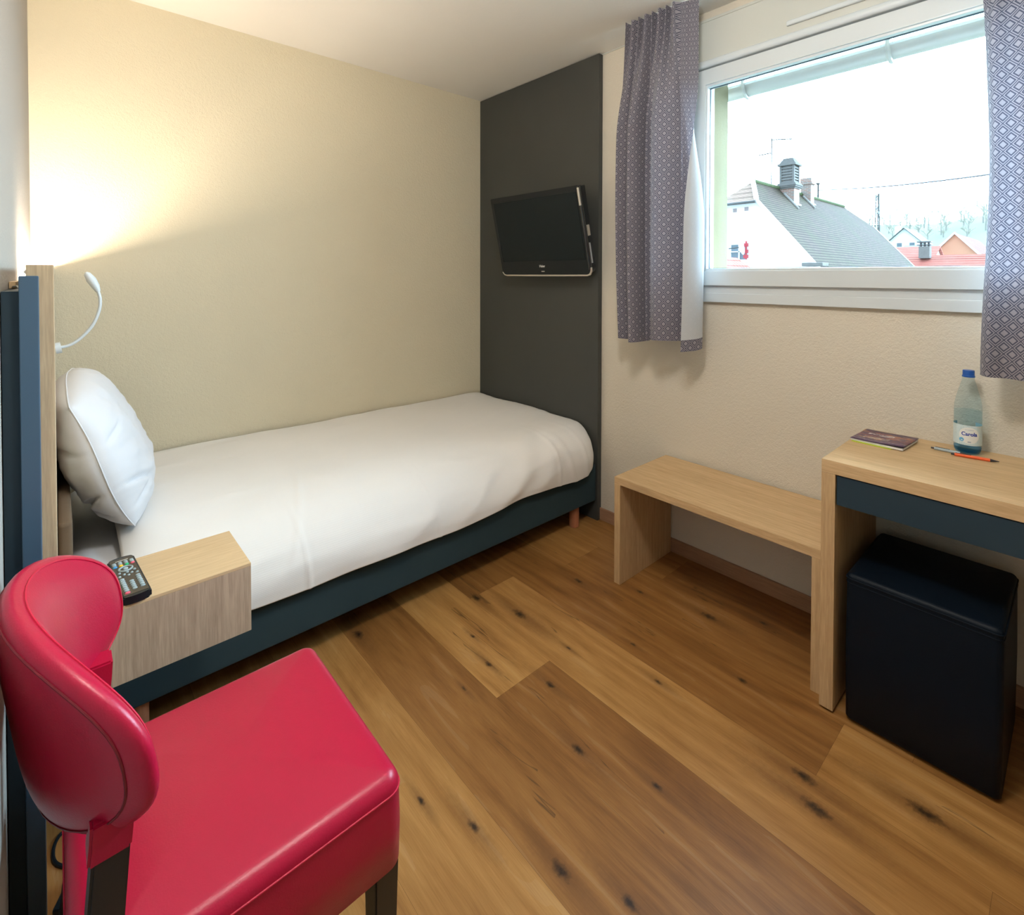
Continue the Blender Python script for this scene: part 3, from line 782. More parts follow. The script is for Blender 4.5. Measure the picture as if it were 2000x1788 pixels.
LA0 = math.atan2(-BCY, -BCX) + .12           # direction the oval faces
def lab(a, b_):
    th = LA0 + (a-.5)*2*PI*.78
    return Vector((BCX+LR*math.cos(th), BCY+LR*math.sin(th), PZ+LZ0+(LZ1-LZ0)*b_))
bm = bmesh.new(); add_grid(bm, lab, 64, 2, lambda a, b_: ((a-.5)*2*PI*.78*LR, (b_-.5)*(LZ1-LZ0)))
lb = obj('label', bm, m, bt, label='white paper label with blue dots')
def wrap(bm, v0, r):
    bmesh.ops.subdivide_edges(bm, edges=[e for e in bm.edges if e.calc_length() > .004], cuts=3)
    for v in bm.verts:
        th = LA0 + v.co.x/r; rad = r + .0003 + v.co.z
        v.co = Vector((BCX+rad*math.cos(th), BCY+rad*math.sin(th), PZ+(LZ0+LZ1)/2+v0+v.co.y))
    return bm
INK = plain('blue_ink', (.012, .05, .36), .5); INK2 = plain('sky_ink', (.12, .42, .70), .5); INK3 = plain('grey_ink', (.25, .35, .5), .5)
obj('lettering', wrap(text_bm('Carola', .0155, .0002, .0004, sx=.90), .004, LR), INK, lb, smooth=False, label='dark blue bottle wordmark')
obj('lettering', wrap(text_bm('EAU MINERALE', .0031, .0001), .0165, LR), INK3, lb, smooth=False, label='fine print above the wordmark')
bm = bmesh.new(); bmesh.ops.create_circle(bm, cap_ends=True, radius=.006, segments=20); bmesh.ops.translate(bm, verts=bm.verts, vec=(-.0185, 0, 0))
obj('badge', wrap(bm, -.014, LR), INK2, lb, smooth=False, label='round light blue badge')
bm = bmesh.new(); add_box(bm, -.004, .004, -.0012, .0012, 0, .0001); obj('lettering', wrap(bm, -.0195, LR), INK3, lb, smooth=False, label='small mark under the wordmark')

# brochure and the green leaflet under it
m, nt, b = new_mat('brochure_cover')
v = objco(nt); xyz = nd(nt, 'ShaderNodeSeparateXYZ', {0: v})
px_, py_ = xyz.outputs[0], xyz.outputs[1]       # local: x across toward the wall, y along
n1 = noi(nt, objco(nt, (55, 16, 1)), 1, 4, .7, .8); n2 = noi(nt, objco(nt, (80, 30, 1)), 1, 5, .7, .4); n3 = noi(nt, objco(nt, (330, 60, 1)), 1, 2)
band = ma(nt, 'MULTIPLY', ma(nt, 'GREATER_THAN', px_, -.040), ma(nt, 'LESS_THAN', px_, .055))
pic = ramp(nt, n1, [(.30, (.02, .02, .03)), (.44, (.10, .03, .05)), (.50, (.40, .07, .05)), (.56, (.50, .24, .05)), (.60, (.06, .05, .08)), (.72, (.62, .58, .50))])
col = mixc(nt, ma(nt, 'MULTIPLY', band, ma(nt, 'GREATER_THAN', n2, .50)), (.070, .030, .085), pic)
lines = ma(nt, 'MULTIPLY', ma(nt, 'LESS_THAN', ma(nt, 'ABSOLUTE', ma(nt, 'ADD', px_, .052)), .006), ma(nt, 'GREATER_THAN', n3, .55))
col = mixc(nt, ma(nt, 'MULTIPLY', lines, .6), col, (.6, .55, .62))
sig = ma(nt, 'MULTIPLY', ma(nt, 'GREATER_THAN', py_, -.02), ma(nt, 'LESS_THAN', py_, .052))
l2 = ma(nt, 'MULTIPLY', sig, ma(nt, 'MULTIPLY', ma(nt, 'LESS_THAN', ma(nt, 'ABSOLUTE', ma(nt, 'ADD', px_, .022)), .012), ma(nt, 'GREATER_THAN', n3, .5)))
col = mixc(nt, ma(nt, 'MULTIPLY', l2, .55), col, (.72, .70, .66))
l3 = ma(nt, 'MULTIPLY', ma(nt, 'LESS_THAN', ma(nt, 'ABSOLUTE', ma(nt, 'SUBTRACT', px_, .028)), .010), ma(nt, 'MULTIPLY', sig, ma(nt, 'GREATER_THAN', n2, .5)))
col = mixc(nt, l3, col, (.78, .74, .70))
nt.links.new(col, b.inputs['Base Color']); b.inputs['Roughness'].default_value = .35
COVER = m
WHITEPAPER = plain('white_paper', (.75, .73, .72), .7)
bk = thing('brochure', 'purple brochure with a photo cover lying on the desk', 'brochure', (2.004, .448, PZ+.0022), (0, 0, math.radians(-4)), local=True)
obj('pages', box(-.076, .076, -.072, .072, 0, .006, .0006), WHITEPAPER, bk)
def cov(a, b_):
    x = -.078+.156*a; y = -.074+.148*b_
    lift = .006*sm(.45, 1, 1-b_)*(1-a*.6) + .0006*(1+math.sin(b_*6))
    return Vector((x, y, .0066+lift))
bm = bmesh.new(); add_grid(bm, cov, 12, 16)
o = obj('cover', bm, COVER, bk, label='purple cover'); md = o.modifiers.new('thickness', 'SOLIDIFY'); md.thickness = .0006
lf = obj('leaflet', box(-.05, .05, -.055, .055, 0, .0016), plain('lime_paper', (.48, .55, .03), .6), None, smooth=False)
lf.location = (1.970, .462, PZ+.0004); lf.rotation_euler = (0, 0, math.radians(-4))
tag(lf, 'lime green leaflet peeking out under the purple brochure', 'leaflet')
# pens
def pen(name, label, loc, rot, body, tip, L):
    p = thing(name, label, 'pen', loc, rot, local=True)
    obj('barrel', tube([(0, -L/2, .0048), (0, L/2-.012, .0048)], .0046, 12), body, p)
    obj('tip', tube([(0, L/2-.012, .0048), (0, L/2-.004, .0048), (0, L/2+.008, .0048)], [.0044, .003, .001], 12), tip, p)
    obj('clip', box(-.001, .001, -L/2+.002, -L/2+.038, .0092, .0105, .0004), tip, p)
    obj('push_button', tube([(0, -L/2-.008, .0048), (0, -L/2, .0048)], .0026, 10), tip, p)
    return p
ORANGE = plain('orange_plastic', (.80, .12, .025), .35); PGREY = plain('grey_plastic', (.36, .42, .44), .35); PDARK = plain('dark_plastic', (.03, .025, .03), .4)
pen('pen', 'orange pen with a dark end in front of the bottle', (2.005, .223, PZ), (0, 0, math.radians(188)), ORANGE, PDARK, .092)
gp = pen('pen', 'grey pen lying to the left of the orange pen', (2.021, .283, PZ), (0, 0, math.radians(178)), PGREY, PDARK, .075)

# ================================================================== CURTAINS
def curtain_mat():
    m, nt, b = new_mat('diamond_weave_curtain')
    uvn = nd(nt, 'ShaderNodeUVMap'); sp = nd(nt, 'ShaderNodeSeparateXYZ', {0: uvn.outputs[0]})
    cw, chh = .0370, .0390
    def tri(s, w_): return ma(nt, 'ABSOLUTE', ma(nt, 'MULTIPLY', ma(nt, 'SUBTRACT', ma(nt, 'FRACT', ma(nt, 'DIVIDE', s, w_)), .5), 2))
    d = ma(nt, 'ADD', tri(sp.outputs[0], cw), tri(sp.outputs[1], chh))
    near = ma(nt, 'LESS_THAN', d, 1.0)
    t = ma(nt, 'ABSOLUTE', ma(nt, 'SUBTRACT', ma(nt, 'MINIMUM', d, ma(nt, 'SUBTRACT', 2, d)), .60)); line1 = ma(nt, 'LESS_THAN', t, .12)
    line2 = ma(nt, 'LESS_THAN', ma(nt, 'ABSOLUTE', ma(nt, 'SUBTRACT', d, 1.0)), .085)
    ln = ma(nt, 'MAXIMUM', line1, line2)
    weave = noi(nt, uvn.outputs[0], 1500, 2)
    fr = mixc(nt, ln, (.34, .31, .345), (.062, .065, .10))
    fr = mixc(nt, ma(nt, 'MULTIPLY', weave, .25), fr, (.12, .12, .16))
    bk_ = mixc(nt, ma(nt, 'MULTIPLY', ln, .12), (.60, .62, .64), (.4, .42, .45))
    hem = ma(nt, 'LESS_THAN', sp.outputs[1], 1.048)
    geo = nd(nt, 'ShaderNodeNewGeometry')
    isback = ma(nt, 'MULTIPLY', geo.outputs['Backfacing'], ma(nt, 'SUBTRACT', 1, hem))
    col = mixc(nt, isback, fr, bk_)
    nt.links.new(col, b.inputs['Base Color']); b.inputs['Roughness'].default_value = .85; b.inputs['Sheen Weight'].default_value = .2
    bump(nt, b, ma(nt, 'ADD', weave, ma(nt, 'MULTIPLY', ln, .6)), .3, .0008)
    tl = nd(nt, 'ShaderNodeBsdfTranslucent'); nt.links.new(col, tl.inputs[0])
    mx = nd(nt, 'ShaderNodeMixShader', {0: .28, 1: b.outputs[0], 2: tl.outputs[0]}); nt.links.new(mx.outputs[0], nt.nodes['Material Output'].inputs[0])
    return m
CURT = curtain_mat()
def catmull(P, t):
    n = len(P)-1; i = min(int(t*n), n-1); f = t*n-i
    p0, p1, p2, p3 = P[max(i-1, 0)], P[i], P[i+1], P[min(i+2, n)]
    return tuple(.5*(2*b_+(c-a)*f+(2*a-5*b_+4*c-d)*f*f+(3*b_-a-3*c+d)*f**3) for a, b_, c, d in zip(p0, p1, p2, p3))
def curtain(name, label, bottom, top, z0, z1, flat_len, nu, hem_dz, midshape=None, pinch=.16):
    t = thing(name, label, 'curtain', (1.95, bottom[0][1], z0))
    bm = bmesh.new(); nz = 90
    def fn(a, b_):
        z = z0 + (z1-z0)*b_
        B = catmull(bottom, a); T = catmull(top, a)
        k = sm(1-pinch*2.2, 1, b_)
        x, y = B[0]*(1-k)+T[0]*k, B[1]*(1-k)+T[1]*k
        if midshape: x, y = midshape(a, b_, x, y)
        z += hem_dz(a)*(1-b_)
        return Vector((x, y, z))
    # arc length at the hem for the woven pattern
    L = [0]
    for i in range(nu): L.append(L[-1] + (Vector(catmull(bottom, (i+1)/nu)+(0,))-Vector(catmull(bottom, i/nu)+(0,))).length)
    add_grid(bm, fn, nu, nz, lambda a, b_: (L[min(nu, int(round(a*nu)))], z0+(z1-z0)*b_))
    bm.faces.layers.int.new('keep')
    obj('cloth', bm, CURT, t, angle=180)
    return t
# left curtain: four soft folds, free edge curled back to the room at the right
botL = [(1.985, 1.515), (1.962, 1.500), (1.972, 1.475), (1.985, 1.455), (1.958, 1.430), (1.938, 1.402), (1.950, 1.378), (1.985, 1.362), (1.972, 1.345), (1.955, 1.335), (1.965, 1.322), (1.948, 1.300), (1.936, 1.265), (1.942, 1.225), (1.958, 1.19), (1.985, 1.150), (2.012, 1.112), (2.005, 1.095), (1.972, 1.105), (1.945, 1.128), (1.930, 1.152)]
NT_ = 21
topL = []
for i in range(NT_):
    y = 1.442 - (1.442-1.095)*i/(NT_-1)
    topL.append((1.945 + (.017 if i % 2 else -.020), y + (.008 if i % 4 == 1 else -.004)))
def midL(a, b_, x, y):
    # the bundle swells below the heading, narrows at the top; the curl opens only low down
    bulge = math.sin(PI*min(1, b_/.85))*.5
    y += .02*bulge*(1-2*a)*1.0 + .012*math.sin(PI*b_)*(1-a)
    if a > .72:
        c = sm(.35, .80, b_)
        yt = 1.175 - (a-.72)/.28*.065; xt = 1.955+.03*(a-.72)/.28
        x = x*(1-c)+xt*c; y = y*(1-c)+yt*c
    return x, y
c1 = curtain('curtain', 'short blue grey diamond-patterned curtain left of the window', [(1.962+(x-1.962)*2.1, y) for x, y in botL[:16]] + botL[16:], topL, 1.000, 2.4405, 1, 240, lambda a: -.022*sm(.70, .9, a) - .012*math.sin(a*7), midL)
botR = [(1.985, .212), (1.962, .202), (1.950, .188), (1.957, .17), (1.962, .150), (1.945, .11), (1.930, .06), (1.935, .01), (1.965, -.04), (1.985, -.07), (1.955, -.11), (1.935, -.16), (1.950, -.21), (1.98, -.25)]
topR = [(1.945 + (.018 if i % 2 else -.018), .225 - .40*i/13) for i in range(14)]
def midR(a, b_, x, y):
    y += (-.014*math.sin(PI*sm(0, .8, b_)) + .004*b_)*(1-a)
    return x, y
c2 = curtain('curtain', 'short blue grey diamond-patterned curtain right of the window above the bottle', botR, topR, 1.004, 2.4405, 1, 200, lambda a: 0, midR)
rl = thing('curtain_rail', 'white curtain rail fixed to the ceiling along the window wall', 'curtain rail', (1.96, .5, ZC-.014))
obj('track', box(1.962, 2.004, -.6, 1.36, ZC-.006, ZC-.0005, .002), WHITEPVC, rl)
obj('end_stop', box(1.965, 1.985, 1.36, 1.366, ZC-.006, ZC-.001, .001), BLACKPL, rl)

# ================================================================== CABLES ON THE FLOOR
cb = thing('power_cable', 'black power cable loop on the floor under the bedside shelf', 'cable', (.03, 1.52, 0))
lp = [(.06, 1.50, .004), (.03, 1.535, .004), (.005, 1.58, .004), (-.012, 1.56, .004), (-.014, 1.52, .004), (.0, 1.49, .004), (.03, 1.47, .004), (.09, 1.45, .004), (.16, 1.47, .004)]
obj('cord', tube(spline(lp, 6), .0035, 8), BLACKPL, cb)
pa = obj('power_adapter', box(-.020, .020, -.04, .04, 0, .028, .004), BLACKPL, None)
pa.location = (.018, 1.40, 0); pa.rotation_euler = (0, 0, math.radians(-25)); tag(pa, 'black power adapter on the floor behind the red chair', 'power adapter')

# ================================================================== CEILING LAMP (behind the camera)
LPX, LPY = .62, .52
cl = thing('pendant_lamp', 'round white globe lamp hanging from the ceiling in the middle of the room', 'lamp', (LPX, LPY, ZC))
obj('ceiling_rose', lathe([(0, 0), (.05, 0), (.045, -.025), (0, -.03)], (LPX, LPY, ZC), 32), WHITEPVC, cl)
obj('cord', tube([(LPX, LPY, ZC-.025), (LPX, LPY, ZC-.06)], .004, 8), WHITEPVC, cl)
obj('globe', lathe([(.02, -.045)] + [(.13*math.sin(a), -.17+.13*math.cos(a)) for a in [.2+i*(PI-.2)/16 for i in range(16)]] + [(0, -.30)], (LPX, LPY, ZC), 40), LAMPGLOW, cl, label='glowing white globe')

# ================================================================== OUTSIDE
def tri_roof_mat(name, c1, c2, moss, sx, sz):
    m, nt, b = new_mat(name)
    tc = nt.nodes.new('ShaderNodeTexCoord'); xyz = nd(nt, 'ShaderNodeSeparateXYZ', {0: tc.outputs['Object']})
    vec = nd(nt, 'ShaderNodeCombineXYZ', {0: ma(nt, 'ADD', xyz.outputs[0], ma(nt, 'MULTIPLY', xyz.outputs[1], .0)), 1: ma(nt, 'MULTIPLY', xyz.outputs[2], 1.3), 2: 0}).outputs[0]
    bt_ = nd(nt, 'ShaderNodeTexBrick', {'Vector': vec, 'Color1': (*c1, 1), 'Color2': (*c2, 1), 'Mortar': (*(k*.35 for k in c1), 1), 'Scale': 1, 'Mortar Size': .030, 'Brick Width': sx, 'Row Height': sz})
    n = noi(nt, tc.outputs['Object'], .7, 5, .65); n2 = noi(nt, tc.outputs['Object'], 5, 4)
    col = mixc(nt, ma(nt, 'MULTIPLY', ma(nt, 'SUBTRACT', n, .42), 2.2, clamp=True), bt_.outputs[0], moss)
    col = mixc(nt, ma(nt, 'MULTIPLY', n2, .3), col, tuple(min(1, k*1.5) for k in c1))
    col = mixc(nt, ma(nt, 'MULTIPLY', bt_.outputs[1], .7), col, tuple(k*.35 for k in c1))
    nt.links.new(col, b.inputs['Base Color']); b.inputs['Roughness'].default_value = .9; b.inputs['Specular IOR Level'].default_value = .05
    return m
ROOFOLD = tri_roof_mat('old_plain_tiles', (.075, .055, .047), (.115, .082, .068), (.058, .070, .035), .19, .17)
ROOFRED = tri_roof_mat('red_tiles', (.42, .13, .105), (.46, .15, .12), (.40, .18, .15), .25, .3)
ROOFGREY = plain('blue_grey_roof', (0.11, 0.115, 0.115), .8, spec=.05)
RENDER = plain('white_render', (.78, .80, .82), .9); PEACH = plain('peach_render', (0.5, 0.27, 0.18), .9, spec=.05)
BARGE = plain('white_verge', (.80, .84, .86), .7)
m, nt, b = new_mat('chimney_brick')
tc = nt.nodes.new('ShaderNodeTexCoord'); xyz = nd(nt, 'ShaderNodeSeparateXYZ', {0: tc.outputs['Object']})
vec = nd(nt, 'ShaderNodeCombineXYZ', {0: ma(nt, 'ADD', xyz.outputs[0], xyz.outputs[1]), 1: xyz.outputs[2], 2: 0}).outputs[0]
bt_ = nd(nt, 'ShaderNodeTexBrick', {'Vector': vec, 'Color1': (.34, .15, .11, 1), 'Color2': (.22, .18, .16, 1), 'Mortar': (.34, .30, .28, 1), 'Scale': 1, 'Mortar Size': .012, 'Brick Width': .24, 'Row Height': .085})
nt.links.new(bt_.outputs[0], b.inputs['Base Color']); b.inputs['Roughness'].default_value = .9
BRICK = m
STONE = plain('weathered_stone', (0.17, 0.16, 0.155), .9, spec=.05, noise_amt=.2); MORTARW = plain('pale_flashing', (0.3, 0.28, 0.27), .8, spec=.05)
DARKGLASS = plain('dark_window', (0.1, 0.13, 0.16), .2); REDSH = plain('red_shutter', (0.42, 0.03, 0.045), .6); STEEL = plain('galvanised_steel', (0.09, 0.09, 0.09), .5, .2, spec=.05)
def poly(bm, pts, mi=0):
    f = bm.faces.new([bm.verts.new(p) for p in pts]); f.material_index = mi; return f
def slab(pts, th):
    """thick sheet from a planar polygon, thickness going down"""
    bm = bmesh.new(); A = [bm.verts.new(p) for p in pts]; B = [bm.verts.new((p[0], p[1], p[2]-th)) for p in pts]
    bm.faces.new(A); bm.faces.new(B[::-1])
    for i in range(len(A)):
        j = (i+1) % len(A); bm.faces.new((A[i], A[j], B[j], B[i]))
    return bm
GZ = -5.0
# --- the old house with the mossy tiled roof
h = thing('house', 'white house with an old mossy tiled roof and two chimneys', 'house', (33, 11.4, GZ))
RY, RZ, X0, X1, XN, XF = 11.43, 6.02, 24.0, 42.8, 25.8, 39.9
sl_ = 1.19; hz = 4.82; hw_ = (RZ-hz)/sl_; bw = 6.2; ez = RZ-sl_*bw
wy = bw-.25
obj('wall', prism([(RY-wy, GZ), (RY+wy, GZ), (RY+wy, RZ-sl_*wy-.12), (RY+hw_, hz-.1), (RY-hw_, hz-.1), (RY-wy, RZ-sl_*wy-.12)], 0, X0+.12, X1-.12), RENDER, h, smooth=False)
obj('roof', slab([(XN, RY, RZ), (X0, RY-hw_, hz), (X0, RY-bw, ez), (X1, RY-bw, ez), (X1, RY-hw_, hz), (XF, RY, RZ)], .12), ROOFOLD, h, smooth=False)
obj('roof', slab([(XN, RY, RZ), (XF, RY, RZ), (X1, RY+hw_, hz), (X1, RY+bw, ez), (X0, RY+bw, ez), (X0, RY+hw_, hz)], .12), ROOFOLD, h, smooth=False)
obj('hip', slab([(XN, RY, RZ), (X0-.15, RY+hw_, hz-.06), (X0-.15, RY-hw_, hz-.06)], .10), tri_roof_mat('hip_tiles', (.42, .28, .23), (.46, .32, .27), (.34, .32, .23), .17, .12), h, smooth=False)
obj('hip', slab([(XF, RY, RZ), (X1, RY-hw_, hz), (X1, RY+hw_, hz)], .10), ROOFOLD, h, smooth=False)
obj('verge', tube([(X0-.02, RY-hw_, hz-.05), (X0-.02, RY-bw, ez-.05)], .085, 6), BARGE, h)
obj('verge', tube([(X0-.02, RY+hw_, hz-.05), (X0-.02, RY+bw, ez-.05)], .085, 6), BARGE, h)
obj('verge', tube([(X1, RY-hw_, hz), (X1, RY-bw, ez)], .05, 6), BARGE, h)
rt = []
for i in range(5):
    t0, t1 = i/5, (i+1)/5
    for q in (t0, t0+.16): rt.append((XN+(X0-XN)*q, RY-hw_*q, RZ+(hz-RZ)*q+.06))
obj('ridge_tiles', tube([(XN, RY, RZ+.03), (XF, RY, RZ+.03)], .11, 8), plain('mossy_ridge', (0.085, 0.105, 0.055), .9, spec=.05, noise_amt=.3), h)
obj('hip_tiles', tube([(XN, RY, RZ+.03), (X0-.1, RY-hw_, hz+.03)], .11, 8), BARGE, h)
obj('gable_gutter', tube([(X0-.2, RY+hw_+.2, hz-.12), (X0-.2, RY-hw_, hz-.10)], .06, 6), STEEL, h)
for yy, zz in ((11.53, 4.43), (10.97, 4.45)):
    obj('vent_hole', box(X0+.09, X0+.14, yy-.09, yy+.09, zz-.09, zz+.09), plain('dark_vent', (0.3, 0.24, 0.24), .9), h, smooth=False)
fw = obj('window', ring_bm(X0+.04, X0+.14, 10.82, 11.75, 2.0, 2.85, .07, 0), BARGE, h, smooth=False)
obj('pane', box(X0+.10, X0+.13, 10.87, 11.7, 2.05, 2.8), DARKGLASS, fw, smooth=False)
bm = bmesh.new(); add_box(bm, X0+.03, X0+.11, 11.25, 11.31, 2.03, 2.82); add_box(bm, X0+.03, X0+.11, 10.85, 11.72, 2.42, 2.47)
obj('glazing_bars', bm, BARGE, fw, smooth=False)
obj('window_sill', box(X0-.05, X0+.14, 10.75, 11.8, 1.93, 2.0), BARGE, fw, smooth=False)
bm = bmesh.new()
for zz in (2.12, 2.36, 2.66): add_box(bm, X0-.16, X0-.06, 10.78, 10.98, zz, zz+.16)
add_box(bm, X0-.14, X0-.08, 10.84, 10.90, 2.06, 2.92)
obj('shutter', bm, REDSH, h, smooth=False, label='red shutter')
dsh = thing('satellite_dish', 'pale satellite dish by the gable window of the old house', 'satellite dish', (X0-.5, 11.0, 2.62), (math.radians(82), 0, math.radians(8)), local=True)
obj('dish', lathe([(0, 0), (.2, .03), (.36, .1), (.37, .11), (.36, .12), (.2, .05), (0, .02)], n=24), BARGE, dsh)
obj('arm', tube([(0, 0, 0), (0, 0, -.25), (-.2, 0, -.42)], .03, 6), STEEL, dsh)
def chimney(cx, cy, wd, zb, zt, kind):
    c = obj('chimney', box(cx-wd/2, cx+wd/2, cy-wd/2, cy+wd/2, zb, zt if kind == 2 else zb+(zt-zb)*.56, .02), BRICK, h, smooth=False)
    if kind == 1:
        zm = zb+(zt-zb)*.56
        bm = bmesh.new()
        for k, e in enumerate((.05, .10, .13, .08)): add_box(bm, cx-wd/2-e, cx+wd/2+e, cy-wd/2-e, cy+wd/2+e, zm-.16+.08*k, zm-.08+.08*k, .01)
        obj('collar', bm, STONE, c, smooth=False)
        z2 = zt-.42; t = wd/2
        bm = bmesh.new()
        for a in (-1, 1):
            for b_ in (-1, 1): add_box(bm, cx+a*t-.1*(a > 0)-.0, cx+a*t+.1*(a < 0), cy+b_*t-.1*(b_ > 0), cy+b_*t+.1*(b_ < 0), zm+.14, z2)
        k = 0; zz = zm+.18
        while zz < z2-.05:
            add_box(bm, cx-t+.02, cx+t-.02, cy-t+.02, cy+t-.02, zz, zz+.085); zz += .15
        add_box(bm, cx-t+.09, cx+t-.09, cy-t+.09, cy+t-.09, zm+.14, z2)
        obj('louvres', bm, STONE, c, smooth=False)
        bm = bmesh.new(); add_box(bm, cx-t-.09, cx+t+.09, cy-t-.09, cy+t+.09, z2, z2+.12, .02)
        for q in range(6):
            e = t+.02-.03*q; add_box(bm, cx-e, cx+e, cy-e, cy+e, z2+.12+.05*q, z2+.17+.05*q, .01)
        obj('cap', bm, STONE, c)
    else:
        bm = bmesh.new(); add_box(bm, cx-wd/2-.08, cx+wd/2+.08, cy-wd/2-.08, cy+wd/2+.08, zt-.38, zt-.26, .01)
        add_box(bm, cx-wd/2-.02, cx+wd/2+.02, cy-wd/2-.02, cy+wd/2+.02, zt-.26, zt, .02)
        obj('cap', bm, BRICK, c, smooth=False)
    # pale flashing down the slope below
    p0 = (cx-wd/2-.05, cy+.1, RZ-sl_*(RY-cy-.1)+.06); p1 = (cx-wd/2-.03, cy-wd/2-.25, RZ-sl_*(RY-cy+wd/2+.25)+.06)
    bm = bmesh.new(); add_tube(bm, [p0, p1], .06, 6); add_tube(bm, [(cx-wd/2, cy-wd/2-.04, RZ-sl_*(RY-cy+wd/2+.04)+.06), (cx+wd/2, cy-wd/2-.04, RZ-sl_*(RY-cy+wd/2+.04)+.06)], .08, 6)
    obj('flashing', bm, MORTARW, c)
chimney(29.35, 11.02, .76, 4.2, 7.62, 1)
chimney(32.5, 11.20, .56, 5.0, 6.98, 2)
at_ = thing('aerial', 'thin roof aerial mast on the ridge of the old house', 'aerial', (28.2, 11.5, 6.0))
obj('mast', tube([(28.2, 11.5, 6.10), (28.2, 11.5, 8.62)], .028, 6), STEEL, at_)
bm = bmesh.new(); add_tube(bm, [(28.2, 11.55, 8.53), (28.9, 10.75, 8.55)], .03, 5)
for k in range(7):
    q = Vector((28.35+.09*k, 11.38-.10*k, 8.54)); add_tube(bm, [q+Vector((-.10, -.1, 0)), q+Vector((.10, .1, 0))], .016, 4)
obj('antenna', bm, STEEL, at_)
bm = bmesh.new(); add_tube(bm, [(28.2, 11.5, 7.83), (27.8, 12.0, 7.72)], .03, 5)
for k in range(5):
    q = Vector((28.1-.07*k, 11.62+.09*k, 7.80-.018*k)); add_tube(bm, [q+Vector((-.12, -.08, 0)), q+Vector((.12, .08, 0))], .016, 4)
obj('antenna', bm, STEEL, at_)
# service pole and cable
sp_ = thing('service_pole', 'short service pole on the roof ridge behind the chimneys', 'pole', (34.9, 11.41, 5.9))
obj('mast', tube([(34.9, 11.41, 5.9), (34.9, 11.41, 6.95)], .06, 6), STEEL, sp_)
obj('insulator', box(34.8, 35.0, 11.31, 11.51, 6.95, 7.05, .02), STEEL, sp_)
A, B = Vector((34.9, 11.41, 6.60)), Vector((15, -2.5, 3.75))
oc = obj('overhead_cable', tube([A.lerp(B, i/24) + Vector((0, 0, -.25*math.sin(PI*i/24))) for i in range(25)], .032, 5), plain('cable_black', (.06, .07, .09), .6), org=tuple(A)); tag(oc, 'overhead power cable running right from the roof pole', 'cable')
# --- smaller roofs
def simple_house(name, label, x0, x1, y0, y1, zb, ze, zr, axis, wallm, roofm, over=.4, loc=None, verge=False):
    hh_ = thing(name, label, 'house', ((x0+x1)/2, (y0+y1)/2, zb))
    th = .18
    if axis == 0:
        ym = (y0+y1)/2; s_ = (zr-ze)/((y1-y0)/2)
        obj('wall', prism([(y0, zb), (y1, zb), (y1, ze-th), (ym, zr-th), (y0, ze-th)], 0, x0, x1), wallm, hh_, smooth=False)
        obj('roof', slab([(x0-over, ym, zr), (x1+over, ym, zr), (x1+over, y0-over, ze-over*s_), (x0-over, y0-over, ze-over*s_)], th), roofm, hh_, smooth=False)
        obj('roof', slab([(x0-over, ym, zr), (x0-over, y1+over, ze-over*s_), (x1+over, y1+over, ze-over*s_), (x1+over, ym, zr)], th), roofm, hh_, smooth=False)
        if verge:
            obj('verge', tube([(x0-over-.05, y1+over, ze-over*s_-.05), (x0-over-.05, ym, zr-.05), (x0-over-.05, y0-over, ze-over*s_-.05)], .16, 6), BARGE, hh_)
    else:
        xm = (x0+x1)/2; s_ = (zr-ze)/((x1-x0)/2)
        obj('wall', prism([(x0, zb), (x1, zb), (x1, ze-th), (xm, zr-th), (x0, ze-th)], 1, y0, y1), wallm, hh_, smooth=False)
        obj('roof', slab([(xm, y0-over, zr), (xm, y1+over, zr), (x0-over, y1+over, ze-over*s_), (x0-over, y0-over, ze-over*s_)], th), roofm, hh_, smooth=False)
        obj('roof', slab([(xm, y0-over, zr), (x1+over, y0-over, ze-over*s_), (x1+over, y1+over, ze-over*s_), (xm, y1+over, zr)], th), roofm, hh_, smooth=False)
    return hh_
# big pink-red gabled roof to the right (gable peak seen at the left, ridge running away to the right)
K = 3.0
def S(x, y, z, k=K): return (x*k, y*k, 1.29+(z-1.29)*k)
r2 = simple_house('house', 'house with a peach gable and pink red roof at the right edge of the view', 90, 112, 8.9, 15.9, -3, 3.2, 7.2, 0, PEACH, tri_roof_mat('pink_red_tiles', (.15, .062, .052), (.17, .072, .06), (.15, .075, .065), .25, .3), .3, verge=True)
r3 = simple_house('house', 'long low house with a faded red roof just above the window sill', 60, 72, -6, 18, -6, .2, 3.45, 1, RENDER, ROOFRED, .3)
cst = obj('chimney', box(64.6, 65.6, 10.85, 11.75, 3.1, 4.3, .03), STONE, r3, smooth=False)
bm = bmesh.new()
for k in range(3): add_tube(bm, [(65.1, 11.0+.32*k, 4.3), (65.1, 11.0+.32*k, 4.75)], .10, 8)
add_box(bm, 64.6, 65.6, 10.75, 11.9, 4.72, 4.8); add_box(bm, 64.6, 65.6, 10.75, 11.9, 4.42, 4.48)
obj('chimney_pots', bm, plain('black_cowl', (0.06, 0.06, 0.07), .5), cst)
r1 = simple_house('house', 'small red roofed house between the mossy roof and the peach gable', 76, 88, 13.0, 22.0, -4, 2.4, 5.1, 1, RENDER, ROOFRED, .3)
r4 = simple_house('house', 'pale grey roofed house behind the small red roof', 115, 128, 15.5, 24, -2, 4.2, 7.2, 1, RENDER, plain('pale_roof', (0.2, 0.2, 0.195), .8, spec=.05), .3)
wh = simple_house('house', 'white house with a dark gabled roof on the hillside', 150, 162, 26.2, 34.0, 0, 9.0, 12.9, 0, RENDER, ROOFGREY, .7)
for yy in (28.5, 31.0): 
    f_w = obj('window', box(149.9, 150.05, yy-.7, yy+.7, 8.2, 9.4), BARGE, wh, smooth=False); obj('pane', box(149.85, 149.95, yy-.5, yy+.5, 8.35, 9.25), DARKGLASS, f_w, smooth=False)
